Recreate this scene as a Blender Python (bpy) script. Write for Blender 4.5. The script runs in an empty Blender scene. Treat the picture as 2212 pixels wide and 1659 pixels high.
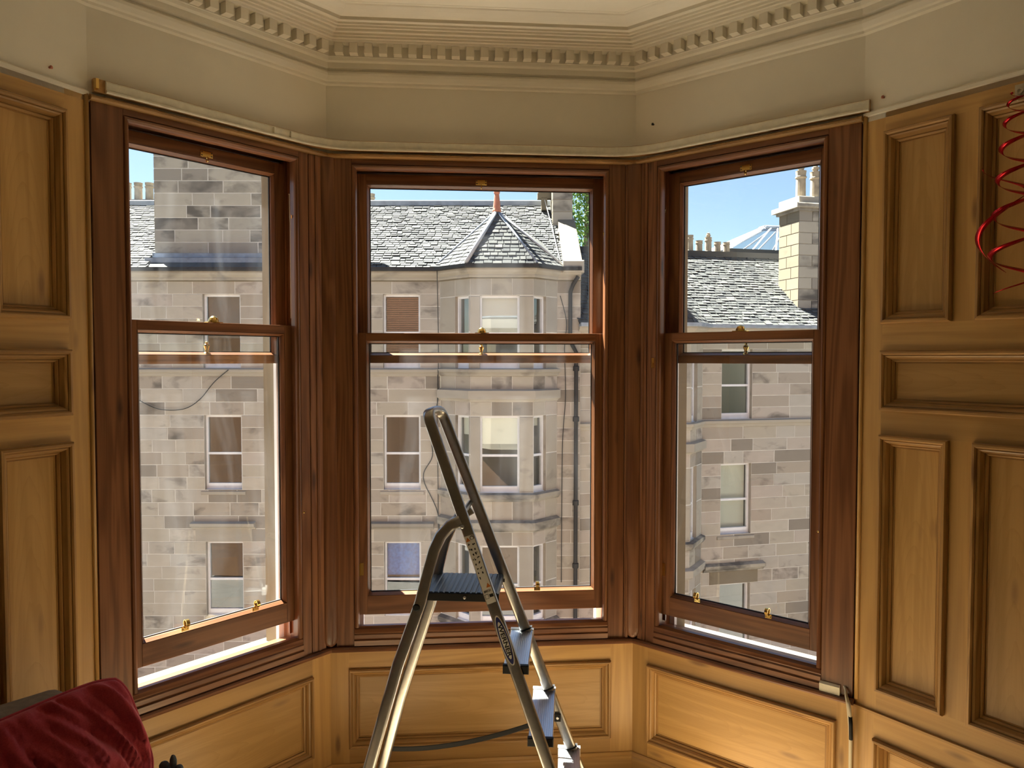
import bpy, bmesh, math, random
from mathutils import Vector, Matrix, noise as mnz
random.seed(7)
SC = bpy.context.scene
COL = SC.collection

# ------------------------------------------------------------------ camera, sky, sun, exposure
YAW, PITCH, ROLL = 0.0848, -0.0344, 0.0004
CAM = Vector((-0.1699, -3.5825, 2.04))
FH = Vector((math.sin(YAW), math.cos(YAW), 0)); RH = Vector((math.cos(YAW), -math.sin(YAW), 0))
UP = Vector((0, 0, 1))
_f = FH * math.cos(PITCH) + UP * math.sin(PITCH)
_u = RH.cross(_f)
_r = RH * math.cos(ROLL) + _u * math.sin(ROLL); _u = _u * math.cos(ROLL) - RH * math.sin(ROLL)
cd = bpy.data.cameras.new('camera'); cam = bpy.data.objects.new('camera', cd); COL.objects.link(cam)
cd.sensor_width = 36; cd.sensor_fit = 'HORIZONTAL'; cd.lens = 26.356; cd.clip_start = 0.05; cd.clip_end = 300
M = Matrix((_r, _u, -_f)).transposed().to_4x4(); M.translation = CAM; cam.matrix_basis = M
SC.camera = cam

SUN_AZ, SUN_EL = math.radians(42), math.radians(55)      # left of the street axis, height
SDIR = Vector((-math.sin(SUN_AZ) * math.cos(SUN_EL), math.cos(SUN_AZ) * math.cos(SUN_EL), math.sin(SUN_EL)))
wd = bpy.data.worlds.new('sky'); SC.world = wd; wd.use_nodes = True
wn = wd.node_tree; bg = wn.nodes['Background']
sk = wn.nodes.new('ShaderNodeTexSky'); sk.sky_type = 'NISHITA'; sk.sun_disc = False
sk.sun_elevation = SUN_EL; sk.sun_rotation = -SUN_AZ; sk.air_density = 1.0; sk.dust_density = 0.4; sk.ozone_density = 1.5; sk.altitude = 100
wn.links.new(sk.outputs[0], bg.inputs[0]); bg.inputs[1].default_value = 0.060
sl = bpy.data.lights.new('sun_offscreen', 'SUN'); sl.energy = 17; sl.angle = math.radians(0.55); sl.color = (1, .95, .86)
so = bpy.data.objects.new('sun_offscreen', sl); COL.objects.link(so)
so.rotation_euler = SDIR.to_track_quat('Z', 'Y').to_euler(); so.location = (0, 6, 14)
vs = SC.view_settings; vs.view_transform = 'Standard'; vs.look = 'None'; vs.exposure = 1.75; vs.gamma = 1; vs.use_curve_mapping = False

# ------------------------------------------------------------------ materials
def new_mat(name):
    m = bpy.data.materials.new(name); m.use_nodes = True
    nt = m.node_tree; return m, nt, nt.nodes['Principled BSDF']
def N(nt, t, **k):
    n = nt.nodes.new(t)
    for a, v in k.items(): setattr(n, a, v)
    return n
def vmul(nt, a, v):
    n = N(nt, 'ShaderNodeVectorMath', operation='MULTIPLY'); nt.links.new(a, n.inputs[0]); n.inputs[1].default_value = v; return n.outputs[0]
def mth(nt, op, a, b):
    n = N(nt, 'ShaderNodeMath', operation=op)
    for i, x in enumerate((a, b)):
        if isinstance(x, (int, float)): n.inputs[i].default_value = x
        else: nt.links.new(x, n.inputs[i])
    return n.outputs[0]
def coords(nt, kind='Object', amt=(37, 17, 23)):
    tc = N(nt, 'ShaderNodeTexCoord'); oi = N(nt, 'ShaderNodeObjectInfo')
    ad = N(nt, 'ShaderNodeVectorMath', operation='ADD'); nt.links.new(tc.outputs[kind], ad.inputs[0])
    nt.links.new(vmul(nt, oi.outputs['Random'], amt), ad.inputs[1]); return ad.outputs[0], oi.outputs['Random']
def noise(nt, vec, scale=1, detail=3, dist=0, rough=.55):
    n = N(nt, 'ShaderNodeTexNoise'); nt.links.new(vec, n.inputs['Vector'])
    n.inputs['Scale'].default_value = scale; n.inputs['Detail'].default_value = detail; n.inputs['Distortion'].default_value = dist
    n.inputs['Roughness'].default_value = rough; return n.outputs[0]
def ramp(nt, fac, stops, interp='LINEAR'):
    r = N(nt, 'ShaderNodeValToRGB'); cr = r.color_ramp; cr.interpolation = interp
    while len(cr.elements) < len(stops): cr.elements.new(.5)
    for e, (p, c) in zip(cr.elements, stops): e.position = p; e.color = (*c, 1) if len(c) == 3 else c
    nt.links.new(fac, r.inputs[0]); return r.outputs[0]
def mixc(nt, fac, a, b, mode='MIX'):
    n = N(nt, 'ShaderNodeMix', data_type='RGBA', blend_type=mode)
    for i, x in ((0, fac), (6, a), (7, b)):
        if isinstance(x, (int, float)): n.inputs[i].default_value = x
        elif isinstance(x, tuple): n.inputs[i].default_value = (*x, 1)
        else: nt.links.new(x, n.inputs[i])
    return n.outputs[2]
def bump(nt, b, h, s, d=.01):
    n = N(nt, 'ShaderNodeBump'); n.inputs['Strength'].default_value = s; n.inputs['Distance'].default_value = d
    nt.links.new(h, n.inputs['Height']); nt.links.new(n.outputs[0], b.inputs['Normal'])
def wood(name, light, dark, knot, rough=.4, coat=0.0, rings=9.0, cathedral=False):
    m, nt, b = new_mat(name)
    v, rnd = coords(nt)
    n1 = noise(nt, vmul(nt, v, (9, 9, .55)), 1, 2, .5)
    rg = mth(nt, 'SINE', mth(nt, 'MULTIPLY', n1, rings * 6.28), 0)
    rg = mth(nt, 'MULTIPLY_ADD', rg, .5); rg.node.inputs[2].default_value = .5
    n2 = noise(nt, vmul(nt, v, (170, 170, 3.5)), 1, 3, 0, .6)
    n3 = noise(nt, vmul(nt, v, (3, 3, 1.2)), 1, 2)
    f = mth(nt, 'ADD', mth(nt, 'MULTIPLY', rg, .42), mth(nt, 'MULTIPLY', n2, .58))
    if cathedral:       # flat-sawn board: nested arches along the grain
        tc = N(nt, 'ShaderNodeTexCoord'); sx = N(nt, 'ShaderNodeSeparateXYZ'); nt.links.new(tc.outputs['Object'], sx.inputs[0])
        r2 = mth(nt, 'ADD', mth(nt, 'MULTIPLY', sx.outputs[0], sx.outputs[0]), mth(nt, 'MULTIPLY', sx.outputs[1], sx.outputs[1]))
        ph = mth(nt, 'ADD', mth(nt, 'ADD', mth(nt, 'MULTIPLY', sx.outputs[2], 7.0), mth(nt, 'MULTIPLY', r2, 520.0)), mth(nt, 'MULTIPLY', noise(nt, vmul(nt, v, (10, 10, 3)), 1, 3, .4), 2.6))
        ar = mth(nt, 'POWER', mth(nt, 'FRACT', ph, 0), 5.0)
        f = mth(nt, 'SUBTRACT', f, mth(nt, 'MULTIPLY', ar, .3))
    c = ramp(nt, f, [(.25, dark), (.72, light)])
    c = mixc(nt, mth(nt, 'MULTIPLY', n3, .42), c, tuple(x * .62 for x in dark))
    tv = mixc(nt, rnd, (.86, .84, .82), (1.12, 1.1, 1.06)); c = mixc(nt, 1.0, c, tv, 'MULTIPLY')
    vo = N(nt, 'ShaderNodeTexVoronoi'); nt.links.new(vmul(nt, v, (9, 9, 2.2)), vo.inputs['Vector']); vo.inputs['Scale'].default_value = 1
    kn = N(nt, 'ShaderNodeMapRange'); nt.links.new(vo.outputs['Distance'], kn.inputs[0]); kn.inputs[1].default_value = .05; kn.inputs[2].default_value = .14
    kn.inputs[3].default_value = .8; kn.inputs[4].default_value = 0
    c = mixc(nt, kn.outputs[0], c, knot)
    nt.links.new(c, b.inputs['Base Color']); b.inputs['Roughness'].default_value = rough
    b.inputs['Coat Weight'].default_value = coat; b.inputs['Coat Roughness'].default_value = .22
    b.inputs['Specular IOR Level'].default_value = .35
    bump(nt, b, f, .12, .002); return m
def flat(name, col, rough=.5, metal=0.0, spec=.5, var=0.0, vscale=8, bmp=0.0):
    m, nt, b = new_mat(name)
    b.inputs['Base Color'].default_value = (*col, 1); b.inputs['Roughness'].default_value = rough; b.inputs['Metallic'].default_value = metal
    b.inputs['Specular IOR Level'].default_value = spec
    if var or bmp:
        v, rnd = coords(nt); n = noise(nt, v, vscale, 5)
        if var:
            nt.links.new(ramp(nt, n, [(.3, tuple(x * (1 - var) for x in col)), (.7, tuple(min(1, x * (1 + var * .6)) for x in col))]), b.inputs['Base Color'])
        if bmp: bump(nt, b, n, bmp, .004)
    return m
def stone(name, cols, soot, soot_amt=.35, scale=2.2):
    m, nt, b = new_mat(name)
    v, rnd = coords(nt, 'Object', (31, 17, 23))
    ge = N(nt, 'ShaderNodeNewGeometry')
    r = mth(nt, 'FRACT', mth(nt, 'ADD', rnd, ge.outputs['Random Per Island']), 0)
    tc = N(nt, 'ShaderNodeTexCoord')
    c = ramp(nt, r, [(i / len(cols), q) for i, q in enumerate(cols)], 'CONSTANT')
    po = N(nt, 'ShaderNodeVectorMath', operation='ADD'); nt.links.new(ge.outputs['Position'], po.inputs[0]); nt.links.new(vmul(nt, r, (41, 13, 29)), po.inputs[1])
    p = po.outputs[0]
    n1 = noise(nt, vmul(nt, p, (1, 1, 2.6)), scale, 5, .8)
    c = mixc(nt, mth(nt, 'MULTIPLY', n1, .55), c, tuple(x * .6 for x in cols[0]))
    n2 = noise(nt, vmul(nt, p, (1, 1, 1.7)), scale * .8, 4, .4)
    s = mth(nt, 'ADD', n2, mth(nt, 'MULTIPLY', mth(nt, 'FRACT', mth(nt, 'MULTIPLY', r, 7.31), 0), soot_amt))
    mr = N(nt, 'ShaderNodeMapRange'); nt.links.new(s, mr.inputs[0]); mr.inputs[1].default_value = .68; mr.inputs[2].default_value = .92
    mr.inputs[4].default_value = .8
    c = mixc(nt, mr.outputs[0], c, soot)
    nt.links.new(c, b.inputs['Base Color']); b.inputs['Roughness'].default_value = .9; b.inputs['Specular IOR Level'].default_value = .15
    bump(nt, b, noise(nt, p, 22, 5), .25, .01); return m
def slate_mat(name, cols, rough=.5):
    m, nt, b = new_mat(name)
    v, rnd = coords(nt); ge = N(nt, 'ShaderNodeNewGeometry')
    r = mth(nt, 'FRACT', mth(nt, 'ADD', rnd, ge.outputs['Random Per Island']), 0)
    c = ramp(nt, r, [(i / (len(cols) - 1), q) for i, q in enumerate(cols)])
    n = noise(nt, ge.outputs['Position'], 9, 4)
    c = mixc(nt, mth(nt, 'MULTIPLY', n, .5), c, tuple(x * .55 for x in cols[0]))
    n5 = noise(nt, ge.outputs['Position'], .8, 3)
    c = mixc(nt, mth(nt, 'MULTIPLY', n5, .35), c, tuple(x * .6 for x in cols[0]))
    nt.links.new(c, b.inputs['Base Color']); b.inputs['Roughness'].default_value = rough; b.inputs['Specular IOR Level'].default_value = .1; return m
def glass(name, tint=(.96, .98, .97), boost=1.0, haze=.0, hazecol=(.8, .85, .9)):
    m, nt, b = new_mat(name); nt.nodes.remove(b); out = nt.nodes['Material Output']
    tr = N(nt, 'ShaderNodeBsdfTransparent'); tr.inputs[0].default_value = (*tint, 1)
    gl = N(nt, 'ShaderNodeBsdfGlossy'); gl.inputs['Roughness'].default_value = 0.0; gl.inputs[0].default_value = (1, 1, 1, 1)
    fr = N(nt, 'ShaderNodeFresnel'); 
    gb = N(nt, 'ShaderNodeNewGeometry'); nt.links.new(mth(nt, 'SUBTRACT', 1.5, mth(nt, 'MULTIPLY', gb.outputs['Backfacing'], 1.5 - 1 / 1.5)), fr.inputs[0])     # same Fresnel on the way out
    mx = N(nt, 'ShaderNodeMixShader'); nt.links.new(mth(nt, 'MINIMUM', mth(nt, 'MULTIPLY', fr.outputs[0], boost), 1.0), mx.inputs[0])
    nt.links.new(tr.outputs[0], mx.inputs[1]); nt.links.new(gl.outputs[0], mx.inputs[2]); last = mx.outputs[0]
    if haze:
        v, rnd = coords(nt)
        h = noise(nt, vmul(nt, v, (5, 5, .9)), 1, 4, 1.2)
        mr = N(nt, 'ShaderNodeMapRange'); nt.links.new(h, mr.inputs[0]); mr.inputs[1].default_value = .45; mr.inputs[2].default_value = .8; mr.inputs[4].default_value = haze
        df = N(nt, 'ShaderNodeBsdfTranslucent'); df.inputs[0].default_value = (*hazecol, 1)
        m2 = N(nt, 'ShaderNodeMixShader'); nt.links.new(mr.outputs[0], m2.inputs[0]); nt.links.new(last, m2.inputs[1]); nt.links.new(df.outputs[0], m2.inputs[2]); last = m2.outputs[0]
    nt.links.new(last, out.inputs[0]); return m

MT = {}
MT['stain'] = wood('stained_pine', (.29, .125, .054), (.16, .06, .024), (.045, .018, .010), .36, .25, 7)
MT['pine'] = wood('waxed_pine', (.62, .37, .125), (.50, .285, .09), (.2, .10, .04), .38, .12, 5)
MT['panel'] = wood('pine_panel', (.60, .36, .125), (.50, .29, .09), (.3, .16, .06), .38, .12, 5, True)
MT['moulding'] = wood('pine_moulding', (.55, .32, .115), (.36, .195, .062), (.17, .08, .03), .42, .1, 8)
MT['floor'] = wood('pine_floor', (.72, .57, .39), (.60, .46, .29), (.2, .11, .05), .35, .2, 6)
def plaster_mat(name, col):
    m, nt, b = new_mat(name); v, rnd = coords(nt)
    n = noise(nt, v, 2.2, 4); n2 = noise(nt, v, 26, 5)
    c = ramp(nt, n, [(.3, tuple(x * .9 for x in col)), (.7, col)])
    nt.links.new(c, b.inputs['Base Color']); b.inputs['Roughness'].default_value = .55; b.inputs['Specular IOR Level'].default_value = .3
    bump(nt, b, n2, .08, .004); return m
MT['plaster'] = plaster_mat('cream_plaster', (.84, .775, .63))
MT['ceiling'] = plaster_mat('ceiling_plaster', (.86, .79, .64))
MT['track'] = flat('white_track', (.78, .72, .56), .4, var=.1, vscale=30)
MT['white'] = flat('white_paint', (.82, .83, .86), .45, var=.06)
MT['outer_white'] = flat('outer_white_paint', (.85, .86, .88), .5)
MT['brass'] = flat('brass', (.78, .52, .16), .18, 1.0)
MT['alu'] = flat('brushed_aluminium', (.47, .465, .455), .30, 1.0, var=.08, vscale=60)
MT['tread'] = flat('tread_aluminium', (.62, .63, .66), .36, 1.0)
MT['black'] = flat('black_plastic', (.010, .010, .011), .6, spec=.25)
MT['platform'] = flat('grey_plastic', (.085, .105, .13), .42)
MT['gasket'] = flat('dark_rubber', (.02, .02, .022), .6)
MT['red'] = None
MT['glass'] = glass('window_glass', haze=.014)
MT['farglass'] = glass('street_glass', (.9, .92, .91), 1.7)
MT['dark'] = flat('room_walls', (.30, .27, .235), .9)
MT['sand'] = stone('sandstone', [(.53, .475, .395), (.49, .44, .36), (.56, .505, .425), (.44, .38, .31), (.51, .46, .385), (.53, .465, .405), (.42, .365, .305), (.52, .485, .43), (.27, .235, .195), (.50, .455, .395)], (.115, .104, .092), .22)
MT['dressed'] = stone('dressed_sandstone', [(.47, .425, .35), (.44, .40, .335), (.49, .44, .365), (.43, .395, .34)], (.12, .11, .10), .15, 1.4)
MT['sooty'] = stone('sooty_sandstone', [(.47, .43, .355), (.44, .40, .335), (.49, .445, .365), (.42, .385, .32), (.30, .27, .23)], (.06, .056, .054), .36, 1.8)
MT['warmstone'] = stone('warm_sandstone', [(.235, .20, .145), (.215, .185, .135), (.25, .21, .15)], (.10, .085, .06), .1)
MT['streetfront'] = stone('street_front', [(.19, .115, .075), (.17, .10, .065), (.21, .125, .085)], (.12, .08, .06), .2)
MT['mortar'] = flat('lime_mortar', (.64, .61, .55), .95, var=.15, vscale=3)
MT['slate'] = slate_mat('weathered_slate', rough=.85, cols= [(.085, .09, .092), (.16, .165, .158), (.115, .12, .118), (.21, .21, .20), (.07, .074, .08), (.14, .143, .14)])
MT['lead'] = flat('lead', (.30, .345, .41), .5, var=.3, vscale=4)
MT['paletin'] = flat('pale_lead', (.62, .62, .60), .5)
MT['gutter'] = flat('cast_iron', (.022, .022, .024), .5)
MT['terracotta'] = flat('terracotta', (.46, .17, .10), .75, var=.2)
MT['pot'] = flat('clay_pot', (.34, .28, .20), .8, var=.25)
MT['asphalt'] = flat('asphalt', (.16, .155, .15), .9, var=.2)
MT['pave'] = flat('paving', (.2, .19, .175), .9, var=.2)
MT['leaf'] = slate_mat('leaf', [(.08, .17, .035), (.14, .25, .05), (.2, .32, .07)], .5)
MT['bark'] = flat('bark', (.12, .09, .06), .9, var=.3)
MT['cable'] = flat('cream_cable', (.66, .58, .42), .5)
MT['wire'] = flat('black_wire', (.03, .03, .03), .6)
MT['screen'] = flat('label_white', (.72, .70, .66), .5)

# ------------------------------------------------------------------ mesh helpers
WM = {}
def props(o, label=None, cat=None, group=None, kind=None):
    if label: o['label'] = label
    if cat: o['category'] = cat
    if group: o['group'] = group
    if kind: o['kind'] = kind
    return o
def place(o, M, parent=None):
    COL.objects.link(o)
    if parent is not None:
        o.parent = parent; o.matrix_parent_inverse = WM[parent.name].inverted()
    o.matrix_basis = M; WM[o.name] = M.copy(); return o
def thing(name, loc, label, cat, group=None, kind=None, parent=None):
    o = bpy.data.objects.new(name, None); o.empty_display_size = .1
    place(o, Matrix.Translation(Vector(loc)), parent); return props(o, label, cat, group, kind)
def frame(axis):
    z = Vector(axis).normalized(); x = Vector((0, 0, 1)) if abs(z.z) < .9 else Vector((1, 0, 0))
    y = z.cross(x).normalized(); x = y.cross(z); return Matrix((x, y, z)).transposed()
def to_mesh(name, verts, faces, mat, smooth=False, fix=True):
    me = bpy.data.meshes.new(name); me.from_pydata([tuple(v) for v in verts], [], faces)
    if fix:
        bm = bmesh.new(); bm.from_mesh(me); bmesh.ops.recalc_face_normals(bm, faces=bm.faces); bm.to_mesh(me); bm.free()
    if mat: me.materials.append(mat)
    if smooth:
        for p in me.polygons: p.use_smooth = True
    return me
def mk(name, verts, faces, mat, parent=None, axis=(0, 0, 1), smooth=False, fix=True, **kw):
    vs_ = [Vector(v) for v in verts]
    lo = Vector([min(v[i] for v in vs_) for i in range(3)]); hi = Vector([max(v[i] for v in vs_) for i in range(3)])
    c = (lo + hi) / 2; R = frame(axis); Ri = R.transposed()
    me = to_mesh(name, [Ri @ (v - c) for v in vs_], faces, mat, smooth, fix)
    o = bpy.data.objects.new(name, me); Mx = R.to_4x4(); Mx.translation = c
    place(o, Mx, parent); return props(o, **kw)
def boxv(P, u0, u1, z0, z1, d0, d1, ch=0):
    """box in a wall frame; P(u,z,d); front is d1; ch chamfers the front edges"""
    v = [P(u0, z0, d0), P(u1, z0, d0), P(u1, z1, d0), P(u0, z1, d0)]
    if not ch:
        v += [P(u0, z0, d1), P(u1, z0, d1), P(u1, z1, d1), P(u0, z1, d1)]
        return v, [(0, 1, 2, 3), (4, 5, 6, 7), (0, 1, 5, 4), (1, 2, 6, 5), (2, 3, 7, 6), (3, 0, 4, 7)]
    v += [P(u0, z0, d1 - ch), P(u1, z0, d1 - ch), P(u1, z1, d1 - ch), P(u0, z1, d1 - ch)]
    v += [P(u0 + ch, z0 + ch, d1), P(u1 - ch, z0 + ch, d1), P(u1 - ch, z1 - ch, d1), P(u0 + ch, z1 - ch, d1)]
    f = [(0, 1, 2, 3), (8, 9, 10, 11)]
    for k in range(4):
        n = (k + 1) % 4; f += [(k, n, 4 + n, 4 + k), (4 + k, 4 + n, 8 + n, 8 + k)]
    return v, f
def join(*parts):
    V, F = [], []
    for v, f in parts:
        o = len(V); V += list(v); F += [tuple(i + o for i in q) for q in f]
    return V, F
def tube(path, rad, seg=8, ry=None, wide=None, narrow=None, cap=True):
    """sweep an ellipse; wide: fixed wide axis; narrow: fixed narrow axis; power rounds the section to a soft box"""
    V, F = [], []; n = len(path); path = [Vector(p) for p in path]
    prev = None
    for i, p in enumerate(path):
        t = (path[min(i + 1, n - 1)] - path[max(i - 1, 0)]).normalized()
        if wide is not None: a = Vector(wide).normalized(); b = t.cross(a).normalized()
        elif narrow is not None: b = Vector(narrow).normalized(); a = b.cross(t).normalized(); b = t.cross(a).normalized()
        else:
            if prev is None: prev = Vector((0, 0, 1)) if abs(t.z) < .9 else Vector((1, 0, 0))
            a = (prev - t * prev.dot(t)).normalized(); prev = a; b = t.cross(a)
        r1 = rad[i] if isinstance(rad, (list, tuple)) else rad; r2 = (ry if ry is not None else r1)
        for k in range(seg):
            w = 2 * math.pi * k / seg; c, s = math.cos(w), math.sin(w)
            if ry is not None:
                e = .55; c = math.copysign(abs(c) ** e, c); s = math.copysign(abs(s) ** e, s)
            V.append(p + a * (r1 * c) + b * (r2 * s))
    for i in range(n - 1):
        for k in range(seg):
            q = (k + 1) % seg; F.append((i * seg + k, i * seg + q, (i + 1) * seg + q, (i + 1) * seg + k))
    if cap: F += [tuple(range(seg))[::-1], tuple((n - 1) * seg + k for k in range(seg))]
    return V, F
def lathe(origin, axis, prof, seg=16):
    R = frame(axis); V, F = [], []
    for r, h in prof:
        for k in range(seg):
            w = 2 * math.pi * k / seg; V.append(Vector(origin) + R @ Vector((r * math.cos(w), r * math.sin(w), h)))
    for i in range(len(prof) - 1):
        for k in range(seg):
            q = (k + 1) % seg; F.append((i * seg + k, i * seg + q, (i + 1) * seg + q, (i + 1) * seg + k))
    F += [tuple(range(seg))[::-1], tuple((len(prof) - 1) * seg + k for k in range(seg))]
    return V, F
def extrude(poly, z0, z1):
    n = len(poly); V = [Vector((p[0], p[1], z0)) for p in poly] + [Vector((p[0], p[1], z1)) for p in poly]
    F = [tuple(range(n))[::-1], tuple(range(n, 2 * n))] + [(i, (i + 1) % n, n + (i + 1) % n, n + i) for i in range(n)]
    return V, F

# ------------------------------------------------------------------ the bay: five wall frames (units of K metres)
K = 1.2; W = 1.22; SL = .86; S = math.sqrt(.5); PL = .66
vL, vR = Vector((-W / 2, 0, 0)), Vector((W / 2, 0, 0))
vLO, vRO = vL + Vector((-S, -S, 0)) * SL, vR + Vector((S, -S, 0)) * SL
lpd = Vector((.5, math.sqrt(.75), 0)); rpd = Vector((.5, -math.sqrt(.75), 0))
vLE, vRE = vLO - lpd * PL, vRO + rpd * PL
BAY = [vLE, vLO, vL, vR, vRO, vRE]
SEGU = [(BAY[i + 1] - BAY[i]).normalized() for i in range(5)]
SEGN = [Vector((u.y, -u.x, 0)) for u in SEGU]
WALL = {'C': (Vector((0, 0, 0)), SEGU[2], SEGN[2]), 'L': (vLO, SEGU[1], SEGN[1]), 'R': (vR, SEGU[3], SEGN[3]), 'RP': (vRO, SEGU[4], SEGN[4]), 'LP': (vLO, SEGU[0], SEGN[0])}
def wpt(w):
    o, u, n = WALL[w]
    return lambda a, z, d: Vector(((o.x + u.x * a + n.x * d) * K, (o.y + u.y * a + n.y * d) * K, z * K))
WP = {w: wpt(w) for w in WALL}
def off(i, d):
    """vertex i of the bay polyline moved d into the room (mitred)"""
    if i == 0: return BAY[0] + SEGN[0] * d
    if i == 5: return BAY[5] + SEGN[4] * d
    a, b = SEGN[i - 1], SEGN[i]; return BAY[i] + (a + b) * (d / (1 + a.dot(b)))
def seg_sweep(name, i, prof, mat, parent=None, closed=True, **kw):
    n = len(prof); V = []
    for j in (i, i + 1):
        for d, z in prof: p = off(j, d); V.append(Vector((p.x * K, p.y * K, z * K)))
    rng = n if closed else n - 1
    F = [(k, (k + 1) % n, n + (k + 1) % n, n + k) for k in range(rng)]
    if closed: F += [tuple(range(n))[::-1], tuple(range(n, 2 * n))]
    return mk(name, V, F, mat, parent, axis=SEGU[i], **kw)
def wbox(name, w, u0, u1, z0, z1, d0, d1, mat, parent, grain='z', ch=0, **kw):
    v, f = boxv(WP[w], u0, u1, z0, z1, d0, d1, ch)
    ax = UP if grain == 'z' else WALL[w][1]
    return mk(name, v, f, mat, parent, axis=ax, **kw)
def rect_mould(name, P, udir, rect, prof, mat, parent, **kw):
    """four mitred lengths round a rectangle; prof = (inset from the outer edge, depth)"""
    u0, z0, u1, z1 = rect; n = len(prof)
    for side in range(4):
        V = []
        for e in (0, 1):
            for i, d in prof:
                if side == 0: p = P(u0 + i if e == 0 else u1 - i, z0 + i, d)
                elif side == 1: p = P(u1 - i, z0 + i if e == 0 else z1 - i, d)
                elif side == 2: p = P(u1 - i if e == 0 else u0 + i, z1 - i, d)
                else: p = P(u0 + i, z1 - i if e == 0 else z0 + i, d)
                V.append(p)
        F = [(k, (k + 1) % n, n + (k + 1) % n, n + k) for k in range(n)] + [tuple(range(n))[::-1], tuple(range(n, 2 * n))]
        mk(name, V, F, mat, parent, axis=(udir if side % 2 == 0 else UP), **kw)

SEGNAME = ['pier_left', 'bay_left', 'bay_centre', 'bay_right', 'pier_right']
ZW, ZCE = 2.49, 2.945        # top of the woodwork, ceiling
wall = {}
LBL = ['cream plaster and pine panelled pier beside the red cushion', 'cream plaster frieze and pine dado of the bay, red cushion side',
       'cream plaster frieze and pine dado behind the step ladder', 'cream plaster frieze and pine dado above and below the window with the white box on its sill', 'cream plaster and pine panelled pier with the red spiral streamer']
for i in range(5):
    z0 = ZW - .02
    wall[i] = seg_sweep('wall_' + SEGNAME[i], i, [(0, z0), (0, ZCE + .15), (-.12, ZCE + .15), (-.12, z0)], MT['plaster'])
    props(wall[i], LBL[i], 'wall', None, 'structure')
# backing under the windows and behind the panelled piers
for i in (1, 2, 3): seg_sweep('wall_core', i, [(-.03, 0), (-.03, .53), (-.12, .53), (-.12, 0)], MT['plaster'], wall[i])
for i in (0, 4): seg_sweep('wall_core', i, [(-.03, 0), (-.03, ZW), (-.12, ZW), (-.12, 0)], MT['plaster'], wall[i])

# cornice: one run per wall, with its dentils
CORN = [(0, 2.752), (.012, 2.756), (.013, 2.764), (.022, 2.768), (.03, 2.782), (.031, 2.792), (.02, 2.797), (.018, 2.803), (.026, 2.812), (.026, 2.832), (.04, 2.836), (.043, 2.846),
        (.046, 2.848), (.046, 2.889), (.086, 2.889), (.088, 2.896), (.102, 2.895), (.103, 2.902), (.116, 2.900), (.117, 2.908), (.132, 2.905), (.140, 2.905), (.141, 2.914), (.158, 2.911), (.159, 2.918), (.175, 2.915), (.176, 2.922), (.196, 2.917), (.206, 2.917), (.207, 2.931), (.214, 2.931),
        (.217, 2.924), (.235, 2.927), (.255, 2.933), (.270, 2.940), (.274, 2.9442), (.285, 2.9442), (.285, 2.96), (0, 2.96)]
dent_me = None
for i in range(5):
    c = seg_sweep('trim_%d' % (i + 1), i, CORN, MT['plaster'])
    props(c, 'moulded cream plaster cornice with a row of dentils above ' + ['the panelled pier by the red cushion', 'the window nearest the red cushion', 'the window behind the step ladder', 'the window with the white box on its sill', 'the pier with the red streamer'][i], 'cornice', None, 'structure')
    a, b = off(i, .078), off(i + 1, .078); Ls = (b - a).length; n = int(Ls / .0531)
    if dent_me is None:
        w, h, dp, t = .0155 * K, .038 * K, .034 * K, .001
        V = [(-w, 0, 0), (w, 0, 0), (w, 0, h), (-w, 0, h), (-w * .97, -dp, 0), (w * .97, -dp, 0), (w * .95, -dp * .97, h), (-w * .95, -dp * .97, h)]
        dent_me = to_mesh('dentil', V, [(0, 1, 2, 3), (4, 5, 6, 7), (0, 1, 5, 4), (1, 2, 6, 5), (2, 3, 7, 6), (3, 0, 4, 7)], MT['plaster'])
    for k in range(n):
        p = a + SEGU[i] * ((k + .5) * Ls / n); o = bpy.data.objects.new('dentil', dent_me)
        u = SEGU[i]; Mx = Matrix((u, -SEGN[i], UP)).transposed().to_4x4(); Mx.translation = Vector((p.x * K - SEGN[i].x * .031 * K, p.y * K - SEGN[i].y * .031 * K, 2.850 * K))
        place(o, Mx, c)

# ceiling, floor, rest of the room behind the camera
RX, RY0, RY1 = 3.3, vLE.y * K, -7.6
cpoly = [(p.x * K, p.y * K) for p in [off(i, -.1) for i in range(6)]]
room = [(-RX, RY0)] + cpoly + [(RX, RY0), (RX, RY1), (-RX, RY1)]
def slab(name, poly, z0, z1, mat, **kw):
    v, f = extrude(poly, z0, z1); return props(mk(name, v, f, mat), **kw)
slab('ceiling', room, ZCE * K, ZCE * K + .2, MT['ceiling'], label='flat cream ceiling above the plaster cornice', cat='ceiling', kind='structure')
slab('floor', room, -.2, 0, MT['floor'], label='pine floor under the step ladder', cat='floor', kind='structure')
def wallbox(name, x0, x1, y0, y1, z0, z1, mat, label):
    v, f = extrude([(x0, y0), (x1, y0), (x1, y1), (x0, y1)], z0, z1); return props(mk(name, v, f, mat), label, 'wall', None, 'structure')
HC = ZCE * K
wallbox('wall_left', -RX - .2, -RX, RY1, RY0 + .25, -.2, HC + .2, MT['plaster'], 'plain cream side wall of the room, red cushion side')
wallbox('wall_right', RX, RX + .2, RY1, RY0 + .25, -.2, HC + .2, MT['plaster'], 'plain cream side wall of the room, streamer side')
wallbox('wall_back', -RX - .2, RX + .2, RY1 - .2, RY1, -.2, HC + .2, MT['plaster'], 'plain cream back wall of the room')
wallbox('wall_front_left', -RX, vLE.x * K - .02, RY0, RY0 + .2, -.2, HC + .2, MT['plaster'], 'plain cream return wall beside the bay, red cushion side')
wallbox('wall_front_right', vRE.x * K + .02, RX, RY0, RY0 + .2, -.2, HC + .2, MT['plaster'], 'plain cream return wall beside the bay, streamer side')

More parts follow.
